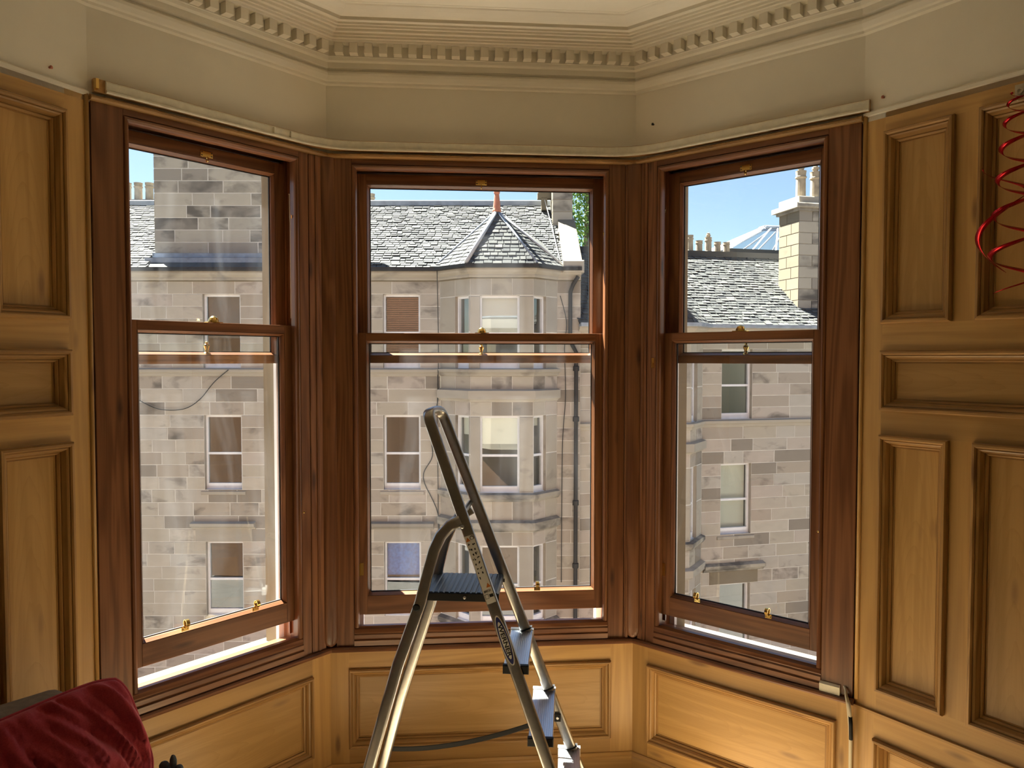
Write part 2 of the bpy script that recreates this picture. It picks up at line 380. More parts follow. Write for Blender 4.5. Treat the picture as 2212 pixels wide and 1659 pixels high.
# skirting and window-board runs
SKIRT = [(-.02, 0), (.016, 0), (.016, .062), (.011, .068), (.013, .074), (.006, .082), (-.02, .082)]
BOARD = [(-.12, .560), (.016, .556), (.0215, .551), (.0225, .545), (.019, .539), (.008, .5375), (.008, .534), (-.12, .534)]
BL = ['panelled pier by the red cushion', 'window board on the red cushion side', 'panel behind the step ladder', 'panel below the white box', 'panelled pier under the red streamer']
for i in range(5):
    props(seg_sweep('baseboard_' + SEGNAME[i], i, SKIRT, MT['pine']), 'low pine skirting board along the ' + BL[i], 'skirting', None, 'structure')
TB = {1: 'dark stained window board under the window by the red cushion', 2: 'dark stained window board behind the step ladder', 3: 'dark stained window board carrying the small white box'}
for i in (1, 2, 3):
    props(seg_sweep('trim_%d' % (i + 5), i, BOARD, MT['stain']), TB[i], 'window board', None, 'structure')

# pine dado panels under the three windows
DADO = [(0, .0), (0, .011), (.004, .016), (.009, .016), (.012, .012), (.0125, .007), (.016, .008), (.021, .005), (.026, -.003), (.0265, -.007), (.030, -.006), (.034, -.009), (.0345, -.015), (.041, -.014), (.041, -.024), (0, -.024)]
def dado(w, seg, u0, u1, pu0, pu1):
    par = wall[seg]; P = WP[w]; ud = WALL[w][1]; z0, z1, a, b = .08, .534, .144, .464
    wbox('stile', w, u0, pu0, z0, z1, -.03, 0, MT['pine'], par); wbox('stile', w, pu1, u1, z0, z1, -.03, 0, MT['pine'], par)
    wbox('rail', w, pu0, pu1, z0, a, -.03, 0, MT['pine'], par, 'u'); wbox('rail', w, pu0, pu1, b, z1, -.03, 0, MT['pine'], par, 'u')
    wbox('panel', w, pu0 + .03, pu1 - .03, a + .03, b - .03, -.03, -.0155, MT['panel'], par, 'u')
    rect_mould('moulding', P, ud, (pu0, a, pu1, b), DADO, MT['moulding'], par)
dado('C', 2, -.61, .61, -.538, .518)
dado('L', 1, 0, .86, .06, .775)
dado('R', 3, 0, .86, .07, .802)

# pine panelled piers
BOLE = [(0, .0), (0, .013), (.004, .020), (.010, .0205), (.014, .016), (.0145, .011), (.018, .012), (.022, .009), (.028, -.004), (.0285, -.009), (.032, -.008), (.036, -.013), (.0365, -.019), (.041, -.018), (.041, -.026), (0, -.026)]
def pier(w, seg, sg):
    par = wall[seg]; P0 = WP[w]; ud = WALL[w][1]
    def bx(name, u0, u1, z0, z1, d0, d1, grain, m='pine'):
        a, b = sorted((sg * u0, sg * u1)); wbox(name, w, a, b, z0, z1, d0, d1, MT[m], par, grain)
    cols = [(.073, .287), (.354, .568)]
    bx('stile', 0, .073, .54, ZW, -.03, 0, 'z'); bx('stile', .568, PL, .54, ZW, -.03, 0, 'z')
    for a, b in ((1.811, 2.423), (.613, 1.453)): bx('stile', .287, .354, a, b, -.03, 0, 'z')
    for a, b in ((2.423, ZW), (1.725, 1.811), (1.453, 1.531), (.54, .613)): bx('rail', .073, .568, a, b, -.03, 0, 'u')
    bx('stile', 0, .069, .08, .534, -.03, .004, 'z'); bx('stile', .572, PL, .08, .534, -.03, .004, 'z')
    bx('rail', .069, .572, .454, .534, -.03, .004, 'u'); bx('rail', .069, .572, .08, .15, -.03, .004, 'u')
    bx('ledge', 0, PL, .534, .541, -.03, .009, 'u')
    pan = [(c[0], a, c[1], b) for c in cols for a, b in ((1.811, 2.423), (.613, 1.453))] + [(.073, 1.531, .568, 1.725), (.069, .15, .572, .454)]
    for u0, a, u1, b in pan:
        horiz = (u1 - u0) > (b - a)
        bx('panel', u0 + .03, u1 - .03, a + .03, b - .03, -.03, -.0195, 'u' if horiz else 'z', 'panel')
        r = sorted((sg * u0, sg * u1)); rect_mould('moulding', P0, ud, (r[0], a, r[1], b), BOLE, MT['moulding'], par)
    # rounded edge bead where the pier meets the window casing
    v, f = tube([P0(sg * .006, .56, .002), P0(sg * .006, ZW, .002)], .007 * K, 8); mk('edge_bead', v, f, MT['pine'], par, smooth=True)
pier('LP', 0, -1); pier('RP', 4, 1)

# cracked timber strip between plaster and window heads
TOPS = [(.0, 2.494), (.012, 2.493), (.02, 2.488), (.0225, 2.480), (.018, 2.474), (.0, 2.474)]
for i in (1, 2, 3):
    L0, L1 = off(i, 0), off(i + 1, 0); nseg = 160; V = []; n = len(TOPS)
    for k in range(nseg + 1):
        t = k / nseg; jag = mnz.noise(Vector((t * 14 + i * 7, .3, 0)))
        for q, (d, z) in enumerate(TOPS):
            p = off(i, d).lerp(off(i + 1, d), t)
            dz = ((-.011 if jag > .05 else 0) if q == 1 else 0) + (random.uniform(-.0012, .0012) if q in (2, 3) else 0)
            dd = (-.010 if jag > .05 else 0) if q == 1 else 0
            p = p + SEGN[i] * dd; V.append(Vector((p.x * K, p.y * K, (z + dz) * K)))
    F = [(k * n + q, k * n + (q + 1) % n, (k + 1) * n + (q + 1) % n, (k + 1) * n + q) for k in range(nseg) for q in range(n)] + [tuple(range(n))[::-1], tuple(nseg * n + q for q in range(n))]
    props(mk('trim_%d' % (i + 8), V, F, MT['moulding'], axis=SEGU[i]), 'cracked timber strip along the top of ' + ['', 'the window by the red cushion', 'the window behind the step ladder', 'the window with the white box'][i], 'trim', None, 'structure')
for i in (0, 4):
    props(seg_sweep('trim_%d' % (12 + i), i, [(0, 2.486), (.008, 2.488), (.009, 2.497), (.003, 2.503), (0, 2.503)], MT['plaster']), 'thin painted bead capping ' + ('the pier by the red cushion' if i == 0 else 'the pier with the red streamer'), 'trim', None, 'structure')

# ------------------------------------------------------------------ sash windows
ZS0, ZS1 = .63, 2.445
def knob_ring(P, u, z, d, par):
    """brass ring sash lift: foot plate with two screws, neck, ring"""
    v1 = boxv(P, u - .0125, u + .0125, z - .008, z + .008, d, d + .0025, .0008)
    c = P(u, z + .021, d + .012); x = (P(1, 0, 0) - P(0, 0, 0)).normalized()
    R = Matrix((x, UP, x.cross(UP))).transposed()
    ring = []; Fv = []
    seg = 18
    for k in range(seg):
        t = 2 * math.pi * k / seg
        for rr, w in ((.0105, -.006), (.013, -.006), (.013, .006), (.0105, .006)):
            n = P(0, 0, 1) - P(0, 0, 0); n = n.normalized()
            ring.append(c + (n * math.cos(t) + UP * math.sin(t)) * (rr * K) + x * (w * K))
    for k in range(seg):
        q = (k + 1) % seg
        for j in range(4): Fv.append((k * 4 + j, k * 4 + (j + 1) % 4, q * 4 + (j + 1) % 4, q * 4 + j))
    neck = boxv(P, u - .004, u + .004, z + .004, z + .011, d, d + .013)
    v, f = join(v1, (ring, Fv), neck)
    o = mk('sash_lift', v, f, MT['brass'], par, label='polished brass ring sash lift')
    for s in (-.0085, .0085):
        vv, ff = lathe(P(u + s, z - .001, d + .0024), P(0, 0, 1) - P(0, 0, 0), [(.0022 * K, 0), (.0015 * K, .001)], 8); mk('screw', vv, ff, MT['wire'], o)
def window(name, w, u0, u1, co0, co1, zlow, stile, label, lifts, extras):
    P = WP[w]; ud = WALL[w][1]; nd = WALL[w][2]; st = MT['stain']
    top = thing(name, P((u0 + u1) / 2, .56, 0), label, 'window', None, 'structure')
    # casing
    wbox('casing', w, co0, u0, .556, 2.476, -.125, .004, st, top, 'z', .0015); wbox('casing', w, u1, co1, .556, 2.476, -.125, .004, st, top, 'z', .0015)
    wbox('casing_head', w, u0, u1, ZS1 + .008, 2.476, -.125, .0035, st, top, 'u', .0015)
    # sill mouldings
    prof = [(-.13, .56), (.011, .56), (.0125, .58), (.006, .583), (.0085, .588), (.009, .602), (.004, .606), (.006, .611), (.002, .624), (-.012, .6315), (-.028, .632), (-.028, .622), (-.13, .583 if w == 'C' else .602)]
    n = len(prof); V = [P(a, z, d) for a in (u0, u1) for d, z in prof]
    mk('sill_moulding', V, [(k, (k + 1) % n, n + (k + 1) % n, n + k) for k in range(n)] + [tuple(range(n))[::-1], tuple(range(n, 2 * n))], st, top, axis=ud)
    # staff bead round the opening (sides and head)
    sb = [(0, .0005), (.004, .007), (.010, .0085), (.016, .004), (.018, -.004), (.018, -.027), (0, -.027)]
    m = len(sb)
    def run(nm, pts0, pts1, ax):
        V = pts0 + pts1; k_ = len(pts0)
        mk(nm, V, [(k, (k + 1) % k_, k_ + (k + 1) % k_, k_ + k) for k in range(k_)] + [tuple(range(k_))[::-1], tuple(range(k_, 2 * k_))], st, top, axis=ax)
    run('staff_bead', [P(u0 + i, ZS0, d) for i, d in sb], [P(u0 + i, ZS1 + .008 - i, d) for i, d in sb], UP)
    run('staff_bead', [P(u1 - i, ZS0, d) for i, d in sb], [P(u1 - i, ZS1 + .008 - i, d) for i, d in sb], UP)
    run('staff_bead', [P(u0 + i, ZS1 + .008 - i, d) for i, d in sb], [P(u1 - i, ZS1 + .008 - i, d) for i, d in sb], ud)
    # parting bead, outer lining
    for a in (u0, u1 - .008): wbox('parting_bead', w, a, a + .008, ZS0, ZS1, -.081, -.073, st, top)
    for a, b in ((u0 - .03, u0 + .022), (u1 - .022, u1 + .03)): wbox('outer_lining', w, a, b, .56, ZS1 + .02, -.145, -.1255, MT['outer_white'], top)
    wbox('outer_lining', w, u0 + .022, u1 - .022, ZS1 - .018, ZS1 + .02, -.145, -.1255, MT['outer_white'], top, 'u')
    wbox('outer_sill', w, u0 - .03, u1 + .03, .545, .562, -.18, -.131, MT['outer_white'], top, 'u')
    GB = [(0, 0), (.003, .004), (.011, -.0105), (.012, -.018), (0, -.018)]
    def sash(zb, zt, bot, tp, d1, key, sw):
        a, b = u0 + .002, u1 - .002; d0 = d1 - .042
        wbox(key + '_stile', w, a, a + sw, zb, zt, d0, d1, st, top, 'z', .001); wbox(key + '_stile', w, b - sw, b, zb, zt, d0, d1, st, top, 'z', .001)
        r = wbox(key + '_rail', w, a + sw, b - sw, zb, zb + bot, d0, d1, st, top, 'u', .001)
        r2 = wbox(key + '_rail', w, a + sw, b - sw, zt - tp, zt, d0, d1, st, top, 'u', .001)
        g = (a + sw - .001, zb + bot - .001, b - sw + .001, zt - tp + .001)
        rect_mould('glazing_bead', P, ud, g, [(i, d1 + d - .004) for i, d in GB], st, top)
        v, f = boxv(P, g[0], g[2], g[1], g[3], d1 - .026, d1 - .022); pn = mk('pane', v, f, MT['glass'], top)
        rect_mould('gasket', P, ud, (g[0] + .011, g[1] + .011, g[2] - .011, g[3] - .011), [(0, d1 - .0215), (.004, d1 - .0215), (.004, d1 - .0265), (0, d1 - .0265)], MT['gasket'], top)
        return r, r2
    lb, lt = sash(zlow, zlow + 1.129, .075, .030, -.030, 'lower_sash', stile)
    ub, ut = sash(1.680, 2.437, .030, .040, -.083, 'upper_sash', stile)
    c = (u0 + u1) / 2 + extras.get('shift', 0)
    # fasteners
    zt = zlow + 1.129
    cc = P(c, zt, -.05)
    plate = boxv(P, c - .028, c + .028, zt, zt + .003, -.062, -.036)
    dome = [(.0235 * math.sin(t), .0235 * (1 - math.cos(t))) for t in [0]]
    n1 = lathe(cc + UP * .003, UP, [(.019 * K, 0), (.0175 * K, .008 * K), (.013 * K, .016 * K), (.006 * K, .021 * K), (.001, .0225 * K)], 18)
    v, f = join(plate, n1); mk('fitch_fastener', v, f, MT['brass'], lt, smooth=False, label='polished brass sash fastener')
    p2 = boxv(P, c - .03, c + .03, 1.710, 1.7125, -.118, -.086)
    n2 = lathe(P(c, 1.7125, -.10), UP, [(.013 * K, 0), (.013 * K, .006 * K), (.008 * K, .009 * K), (.006 * K, .016 * K), (.011 * K, .030 * K), (.009 * K, .036 * K), (.005 * K, .039 * K), (.006 * K, .044 * K), (.002, .046 * K)], 16)
    v, f = join(p2, n2); mk('fastener_keep', v, f, MT['brass'], ub, smooth=False, label='turned brass fastener keep')
    # pull-down eye on the top rail
    pl = boxv(P, c - .0225, c + .0225, 2.402, 2.423, -.083, -.0805, .0006)
    ring = []; Rf = []; rc = P(c, 2.393, -.077); seg = 14; x = Vector(ud); nn = Vector(nd)
    for k in range(seg):
        t = 2 * math.pi * k / seg
        for j in range(6):
            w2 = 2 * math.pi * j / 6; rr = (.0075 + .0022 * math.cos(w2)) * K
            ring.append(rc + (nn * math.cos(t) + UP * math.sin(t)) * rr + x * (.0022 * K * math.sin(w2)))
    for k in range(seg):
        q = (k + 1) % seg
        for j in range(6): Rf.append((k * 6 + j, k * 6 + (j + 1) % 6, q * 6 + (j + 1) % 6, q * 6 + j))
    v, f = join(pl, (ring, Rf)); e = mk('sash_eye', v, f, MT['brass'], ut, label='brass eye plate')
    for sx in (-.018, .018):
        for sz in (2.407, 2.418):
            vv, ff = lathe(P(c + sx, sz, -.0805), nd, [(.0026 * K, 0), (.002 * K, .0008)], 8); mk('screw', vv, ff, MT['wire'], e)
    for lu in lifts: knob_ring(P, lu, zlow + .088, -.030, lb)
    # brass cord keep on the stile, thumb screw, cord and hook
    def keep(u, z, wd=.011, h=.05):
        a = boxv(P, u - wd, u + wd, z - h / 2, z + h / 2, -.030, -.027, .0005); b = boxv(P, u - wd * .55, u - wd * .2, z - h / 2, z + h / 2, -.027, -.018)
        v, f = join(a, b); mk('cord_keep', v, f, MT['brass'], top, label='brass plate on the sash stile')
    for u, z in extras.get('keeps', []): keep(u, z)
    for u, z in extras.get('hooks', []):
        a = boxv(P, u - .006, u + .005, z - .001, z + .019, .004, .0065); b = boxv(P, u - .006, u - .002, z - .021, z, .004, .0075); c_ = boxv(P, u + .001, u + .004, z - .021, z, .004, .0075)
        v, f = join(a, b, c_); mk('simplex_hook', v, f, MT['brass'], top, label='forked brass hook plate')
    for u, z in extras.get('screws', []):
        v, f = lathe(P(u, z, -.008), nd, [(.002 * K, 0), (.002 * K, .008 * K), (.0045 * K, .009 * K), (.0045 * K, .012 * K), (.001, .0135 * K)], 10)
        v2 = boxv(P, u - .007, u + .007, z - .0016, z + .0016, .001, .004); v, f = join((v, f), v2); mk('thumb_screw', v, f, MT['brass'], top)
    for u, z in extras.get('cords', []):
        pth = [P(u, z + .09, -.045), P(u - .001, z + .085, -.04), P(u - .003, z + .06, -.036), P(u - .004, z, -.034)] + [P(u - .003, z - .02 * k, -.034) for k in range(1, 20)]
        v, f = tube(pth, .0024 * K, 6); mk('sash_cord', v, f, MT['cable'], top, smooth=True, label='white sash cord')
        v, f = tube([P(u, z + .008, -.034), P(u - .003, z - .002, -.028), P(u - .008, z - .004, -.018), P(u - .012, z + .006, -.012)], .002 * K, 6); mk('cord_hook', v, f, MT['brass'], top)
    return top
window('window_1', 'L', .10, .732, .006, .772, .694, .044, 'stained timber sash window beside the red cushion, lower sash raised', [.289, .553], dict(keeps=[(.115, .855)], screws=[(.742, 1.112)], cords=[(.7215, 2.23)]))
window('window_2', 'C', -.515, .503, -.585, .568, .671, .046, 'stained timber sash window behind the step ladder, lower sash raised', [-.235, .218], dict(keeps=[(-.492, .855)], screws=[(.493, 1.119)], cords=[(.4945, 2.2)]))
window('window_3', 'R', .10, .750, .060, .854, .671, .049, 'stained timber sash window above the small white box, lower sash raised', [.27, .551], dict(keeps=[(.119, .853)], screws=[(.735, 1.104)], hooks=[(.088, 1.682)], cords=[(.111, 2.2)]))

# corner posts between the windows
for key, i, lab in (('trim_17', 2, 'dark rounded corner post between the ladder window and the red cushion window'), ('trim_18', 3, 'dark rounded corner post between the ladder window and the white box window')):
    b = (SEGN[i - 1] + SEGN[i]).normalized(); t = Vector((-b.y, b.x, 0)); t = t if t.x > 0 else -t
    c = off(i, .0); V = []; F = []; seg = 14
    zs = [(.562, .25), (.566, .55), (.573, .78), (.585, .93), (.60, 1), (1.2, 1), (1.8, 1), (2.474, 1)]
    for z, s in zs:
        for k in range(seg + 1):
            w = math.pi * k / seg; p = c + t * (math.cos(w) * .031 * s) + b * (.006 + math.sin(w) ** .8 * .019 * (.6 + .4 * s)); V.append(Vector((p.x * K, p.y * K, z * K)))
        for e in (-1, 1): p = c + t * (-e * -.031 * s * -1) - b * .03; V.append(Vector((p.x * K, p.y * K, z * K)))
    m = seg + 3
    for j in range(len(zs) - 1):
        for k in range(m): q = (k + 1) % m; F.append((j * m + k, j * m + q, (j + 1) * m + q, (j + 1) * m + k))
    F += [tuple(range(m))[::-1], tuple((len(zs) - 1) * m + k for k in range(m))]
    post = props(mk(key, V, F, MT['stain']), lab, 'post', None, 'structure')
    for sgn, ww, a0, a1 in ((-1, 'L', .774, .838), (1, 'C', -.583 - .0, -.5851)) if i == 2 else ((1, 'R', .022, .058), (-1, 'C', .570, .592)):
        if a1 > a0 + .005:
            wbox('board', ww, a0, a1, .558, 2.474, -.05, .0055, MT['stain'], post, 'z', .0015)
            wbox('board', ww, (a0 + a1) / 2 - .006, (a0 + a1) / 2 + .006, .558, 2.474, .0055, .010, MT['stain'], post, 'z', .002)

# curtain track following the bay with rounded corners
def bay_path(d, r, u_start, u_end, step=.03):
    A = [off(1, d) + SEGU[1] * u_start, off(2, d), off(3, d), off(3, d) + SEGU[3] * (u_end)]
    pts = []
    for i in range(len(A) - 1):
        a, b = A[i].copy(), A[i + 1].copy(); dr = (b - a).normalized()
        if i > 0: a += dr * r
        if i < len(A) - 2: b -= dr * r
        n = max(2, int((b - a).length / step)); pts += [a.lerp(b, k / n) for k in range(n + 1)]
        if i < len(A) - 2:
            c = A[i + 1]; d2 = (A[i + 2] - c).normalized(); e = c + d2 * r
            pts += [b * (1 - t) ** 2 + c * 2 * t * (1 - t) + e * t * t for t in [k / 9 for k in range(1, 9)]]
    return pts
def ribbon_sweep(pts, prof):
    V, F = [], []; n = len(prof)
    for i, p in enumerate(pts):
        t = (pts[min(i + 1, len(pts) - 1)] - pts[max(i - 1, 0)]).normalized(); nn = Vector((t.y, -t.x, 0))
        for d, z in prof: q = p + nn * d; V.append(Vector((q.x * K, q.y * K, z * K)))
    for i in range(len(pts) - 1):
        for k in range(n): q = (k + 1) % n; F.append((i * n + k, i * n + q, (i + 1) * n + q, (i + 1) * n + k))
    F += [tuple(range(n))[::-1], tuple((len(pts) - 1) * n + k for k in range(n))]
    return V, F
ct = thing('curtain_track', WP['C'](0, 2.5, .02), 'long white curtain track bent round the bay above all three windows', 'curtain track')
pts = bay_path(.018, .13, .010, .873)
v, f = ribbon_sweep(pts, [(-.0175, 2.500), (.0, 2.500), (.0, 2.539), (-.0175, 2.539)]); mk('backing_batten', v, f, MT['moulding'], ct, axis=(1, 0, 0), label='brown timber batten')
v, f = ribbon_sweep(pts[1:], [(.0003, 2.501), (.010, 2.499), (.0135, 2.502), (.013, 2.507), (.009, 2.509), (.009, 2.531), (.006, 2.536), (.0003, 2.536)]); mk('rail', v, f, MT['track'], ct)
for q in (.55, .62):
    p = WP['L'](q + .05, 2.52, .03); v, f = boxv(WP['L'], q + .06, q + .066, 2.508, 2.530, .026, .036); mk('rail_clip', v, f, MT['track'], ct)
v, f = boxv(WP['L'], .012, .02, 2.505, 2.535, .014, .034); mk('end_stop', v, f, MT['brass'], ct)
# screws and hooks left in the plaster
for w, u, z in (('LP', -.115, 2.53), ('RP', .065, 2.535), ('R', .08, 2.62)):
    v, f = lathe(WP[w](u, z, -.003), WALL[w][2], [(.004 * K, 0), (.003 * K, .008 * K), (.0055 * K, .011 * K), (.001, .013 * K)], 8)
    props(mk('wall_screw', v, f, MT['terracotta'] if w != 'R' else MT['wire'], smooth=True), {'LP': 'small screw left in the plaster above the red cushion pier', 'RP': 'small screw left in the plaster above the streamer pier', 'R': 'tiny nail left in the plaster above the window with the white box'}[w], 'screw')

# ------------------------------------------------------------------ outside of our own bay: stone mullions, sills, walls
def wxy(w, u, d): p = WP[w](u, 0, d); return (p.x, p.y)
def oxy(i, d): p = off(i, d); return (p.x * K, p.y * K)
STN = [('wall_mullion_left', [wxy('L', .722, -.15), oxy(2, -.15), wxy('C', -.502, -.15), wxy('C', -.502, -.236), oxy(2, -.236), wxy('L', .722, -.236)], 'sunlit stone mullion outside between ladder window and red cushion window'),
       ('wall_mullion_right', [wxy('C', .492, -.15), oxy(3, -.15), wxy('R', .112, -.15), wxy('R', .112, -.236), oxy(3, -.236), wxy('C', .492, -.236)], 'shaded stone mullion outside between ladder window and white box window'),
       ('wall_jamb_left', [oxy(1, -.126), wxy('L', .112, -.15), wxy('L', .112, -.236), oxy(1, -.236), oxy(0, -.236), oxy(0, -.126)], 'stone jamb outside the window by the red cushion'),
       ('wall_jamb_right', [oxy(4, -.126), oxy(5, -.126), oxy(5, -.236), oxy(4, -.236), wxy('R', .742, -.236), wxy('R', .742, -.15)], 'stone jamb outside the window with the white box')]
for nm, poly, lab in STN:
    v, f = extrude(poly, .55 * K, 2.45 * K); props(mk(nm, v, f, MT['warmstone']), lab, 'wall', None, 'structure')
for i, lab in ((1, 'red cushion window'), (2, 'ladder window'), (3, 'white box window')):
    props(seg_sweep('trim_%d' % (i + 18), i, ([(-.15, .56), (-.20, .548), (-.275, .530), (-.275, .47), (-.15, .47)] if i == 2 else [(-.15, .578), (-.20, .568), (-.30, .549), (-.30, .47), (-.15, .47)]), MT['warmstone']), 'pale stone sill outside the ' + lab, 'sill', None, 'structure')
    props(seg_sweep('wall_spandrel_%d' % i, i, [(-.13, -1.9), (-.13, .47), (-.236, .47), (-.236, -1.9)], MT['dressed']), 'stone wall outside below the ' + lab, 'wall', None, 'structure')
    props(seg_sweep('wall_lintel_%d' % i, i, [(-.126, 2.45), (-.126, 3.3), (-.236, 3.3), (-.236, 2.45)], MT['dressed']), 'stone lintel outside above the ' + lab, 'wall', None, 'structure')
for s, lab in ((-1, 'red cushion'), (1, 'streamer')):
    x0 = abs(vLE.x) * K + .22
    wallbox('wall_street_' + ('left' if s < 0 else 'right'), *(sorted((s * x0, s * 16))), RY0 + .21, RY0 + .5, -9.5, 7, MT['streetfront'], 'sandstone street front of our own building, ' + lab + ' side')
wallbox('wall_street_top', -2.2, 2.2, RY0 + .21, RY0 + .5, 3.95, 7, MT['streetfront'], 'sandstone street front of our own building above the bay')
wallbox('wall_street_base', -2.2, 2.2, RY0 + .21, RY0 + .5, -9.5, -.25, MT['streetfront'], 'sandstone street front of our own building under the bay')
v, f = extrude([oxy(0, -.26), oxy(1, -.27), oxy(2, -.27), oxy(3, -.27), oxy(4, -.27), oxy(5, -.26)], 3.3 * K, 3.36 * K); props(mk('wall_bay_roof', v, f, MT['lead']), 'lead flat over our own bay window', 'roof', None, 'structure')

# ------------------------------------------------------------------ the street and the buildings across it
class Fr:
    def __init__(s, o, ang):
        a = math.radians(ang); s.o = Vector((o[0], o[1], 0)); s.u = RH * math.cos(a) + FH * math.sin(a); s.n = Vector((s.u.y, -s.u.x, 0))
    def __call__(s, a, z, d): q = s.o + s.u * a + s.n * d; return Vector((q.x, q.y, z))
    def sub(s, p, q):
        """frame of a canted facet from plan point p to q (a, d)"""
        f = Fr.__new__(Fr); f.o = s(p[0], 0, p[1]); e = s(q[0], 0, q[1]); f.len = (e - f.o).length; f.u = (e - f.o).normalized(); f.n = Vector((f.u.y, -f.u.x, 0)); return f
FM = Fr((1.5418, 16.5449), 0)
FG = Fr((3.4851, 16.3796), 13.6)
_v, _f = boxv(lambda u, z, d: Vector((u, -d, z)), -.5, .5, -.5, .5, -1, 0, 0)
def block_mesh(mat, nm):
    c = .007; V = [(-.5, 1, -.5), (.5, 1, -.5), (.5, 1, .5), (-.5, 1, .5), (-.5, .3, -.5), (.5, .3, -.5), (.5, .3, .5), (-.5, .3, .5), (-.5 + c, 0, -.5 + 2 * c), (.5 - c, 0, -.5 + 2 * c), (.5 - c, 0, .5 - 2 * c), (-.5 + c, 0, .5 - 2 * c)]
    F = [(8, 9, 10, 11)]
    for k in range(4): n = (k + 1) % 4; F += [(k, n, 4 + n, 4 + k), (4 + k, 4 + n, 8 + n, 8 + k)]
    return to_mesh(nm, V, F, mat)
BLK = {k: block_mesh(MT[k], 'stone_block') for k in ('sand', 'dressed', 'sooty', 'warmstone')}
def add_block(fr, a0, a1, z0, z1, d1, kind, parent, name='stone_block', g=.0085, dep=.05):
    o = bpy.data.objects.new(name, BLK[kind]); x, y, z = fr.u * (a1 - a0 - 2 * g), -fr.n * dep, UP * (z1 - z0 - 2 * g)
    Mx = Matrix((x, y, z)).transposed().to_4x4(); Mx.translation = fr((a0 + a1) / 2, (z0 + z1) / 2, d1); return place(o, Mx, parent)
def courses(fr, a0, a1, zl, holes, d1, kind, parent, vis, stuffname, rng, lo=.5, hi=1.15):
    """ashlar: every course split into stones; stones in view are objects, the rest one stuff mesh"""
    SV, SF = [], []
    for z0, z1 in zip(zl[:-1], zl[1:]):
        spans = [(a0, a1)]
        for h0, h1, g0, g1 in holes:
            if g0 < z1 - .02 and g1 > z0 + .02:
                ns = []
                for s0, s1 in spans:
                    if h1 <= s0 or h0 >= s1: ns.append((s0, s1)); continue
                    if h0 > s0: ns.append((s0, h0))
                    if h1 < s1: ns.append((h1, s1))
                spans = ns
        for s0, s1 in spans:
            x = s0
            while x < s1 - .01:
                l = rng.uniform(lo, hi)
                if s1 - (x + l) < lo * .6: l = s1 - x
                e = min(x + l, s1); dd = d1 + rng.uniform(-.003, .003)
                if vis(x, e, z0, z1): add_block(fr, x, e, z0, z1, dd, kind, parent)
                else:
                    v, f = boxv(fr, x + .007, e - .007, z0 + .007, z1 - .007, dd - .05, dd, .008); k = len(SV); SV += v; SF += [tuple(i + k for i in q) for q in f]
                x = e
    if SV:
        o = mk(stuffname, SV, SF, MT[kind], parent); o['kind'] = 'stuff'
def sheet(name, fr, a0, a1, z0, z1, holes, d, mat, parent):
    xs = sorted({a0, a1, *[min(max(h[i], a0), a1) for h in holes for i in (0, 1)]}); zs = sorted({z0, z1, *[min(max(h[i], z0), z1) for h in holes for i in (2, 3)]})
    V, F = [], []
    for x, X in zip(xs[:-1], xs[1:]):
        for z, Z in zip(zs[:-1], zs[1:]):
            cx, cz = (x + X) / 2, (z + Z) / 2
            if any(h[0] < cx < h[1] and h[2] < cz < h[3] for h in holes): continue
            k = len(V); V += [fr(x, z, d), fr(X, z, d), fr(X, Z, d), fr(x, Z, d)]; F.append((k, k + 1, k + 2, k + 3))
    return mk(name, V, F, mat, parent, fix=False)
BLIND = {'white': flat('white_blind', (.85, .88, .88), .8), 'red': flat('red_blind', (.42, .20, .14), .7), 'blue': flat('blue_curtain', (.10, .30, .92), .8, var=.35, vscale=14), 'grey': flat('grey_blind', (.13, .15, .17), .8), 'cream': flat('cream_blind', (.86, .83, .73), .8)}
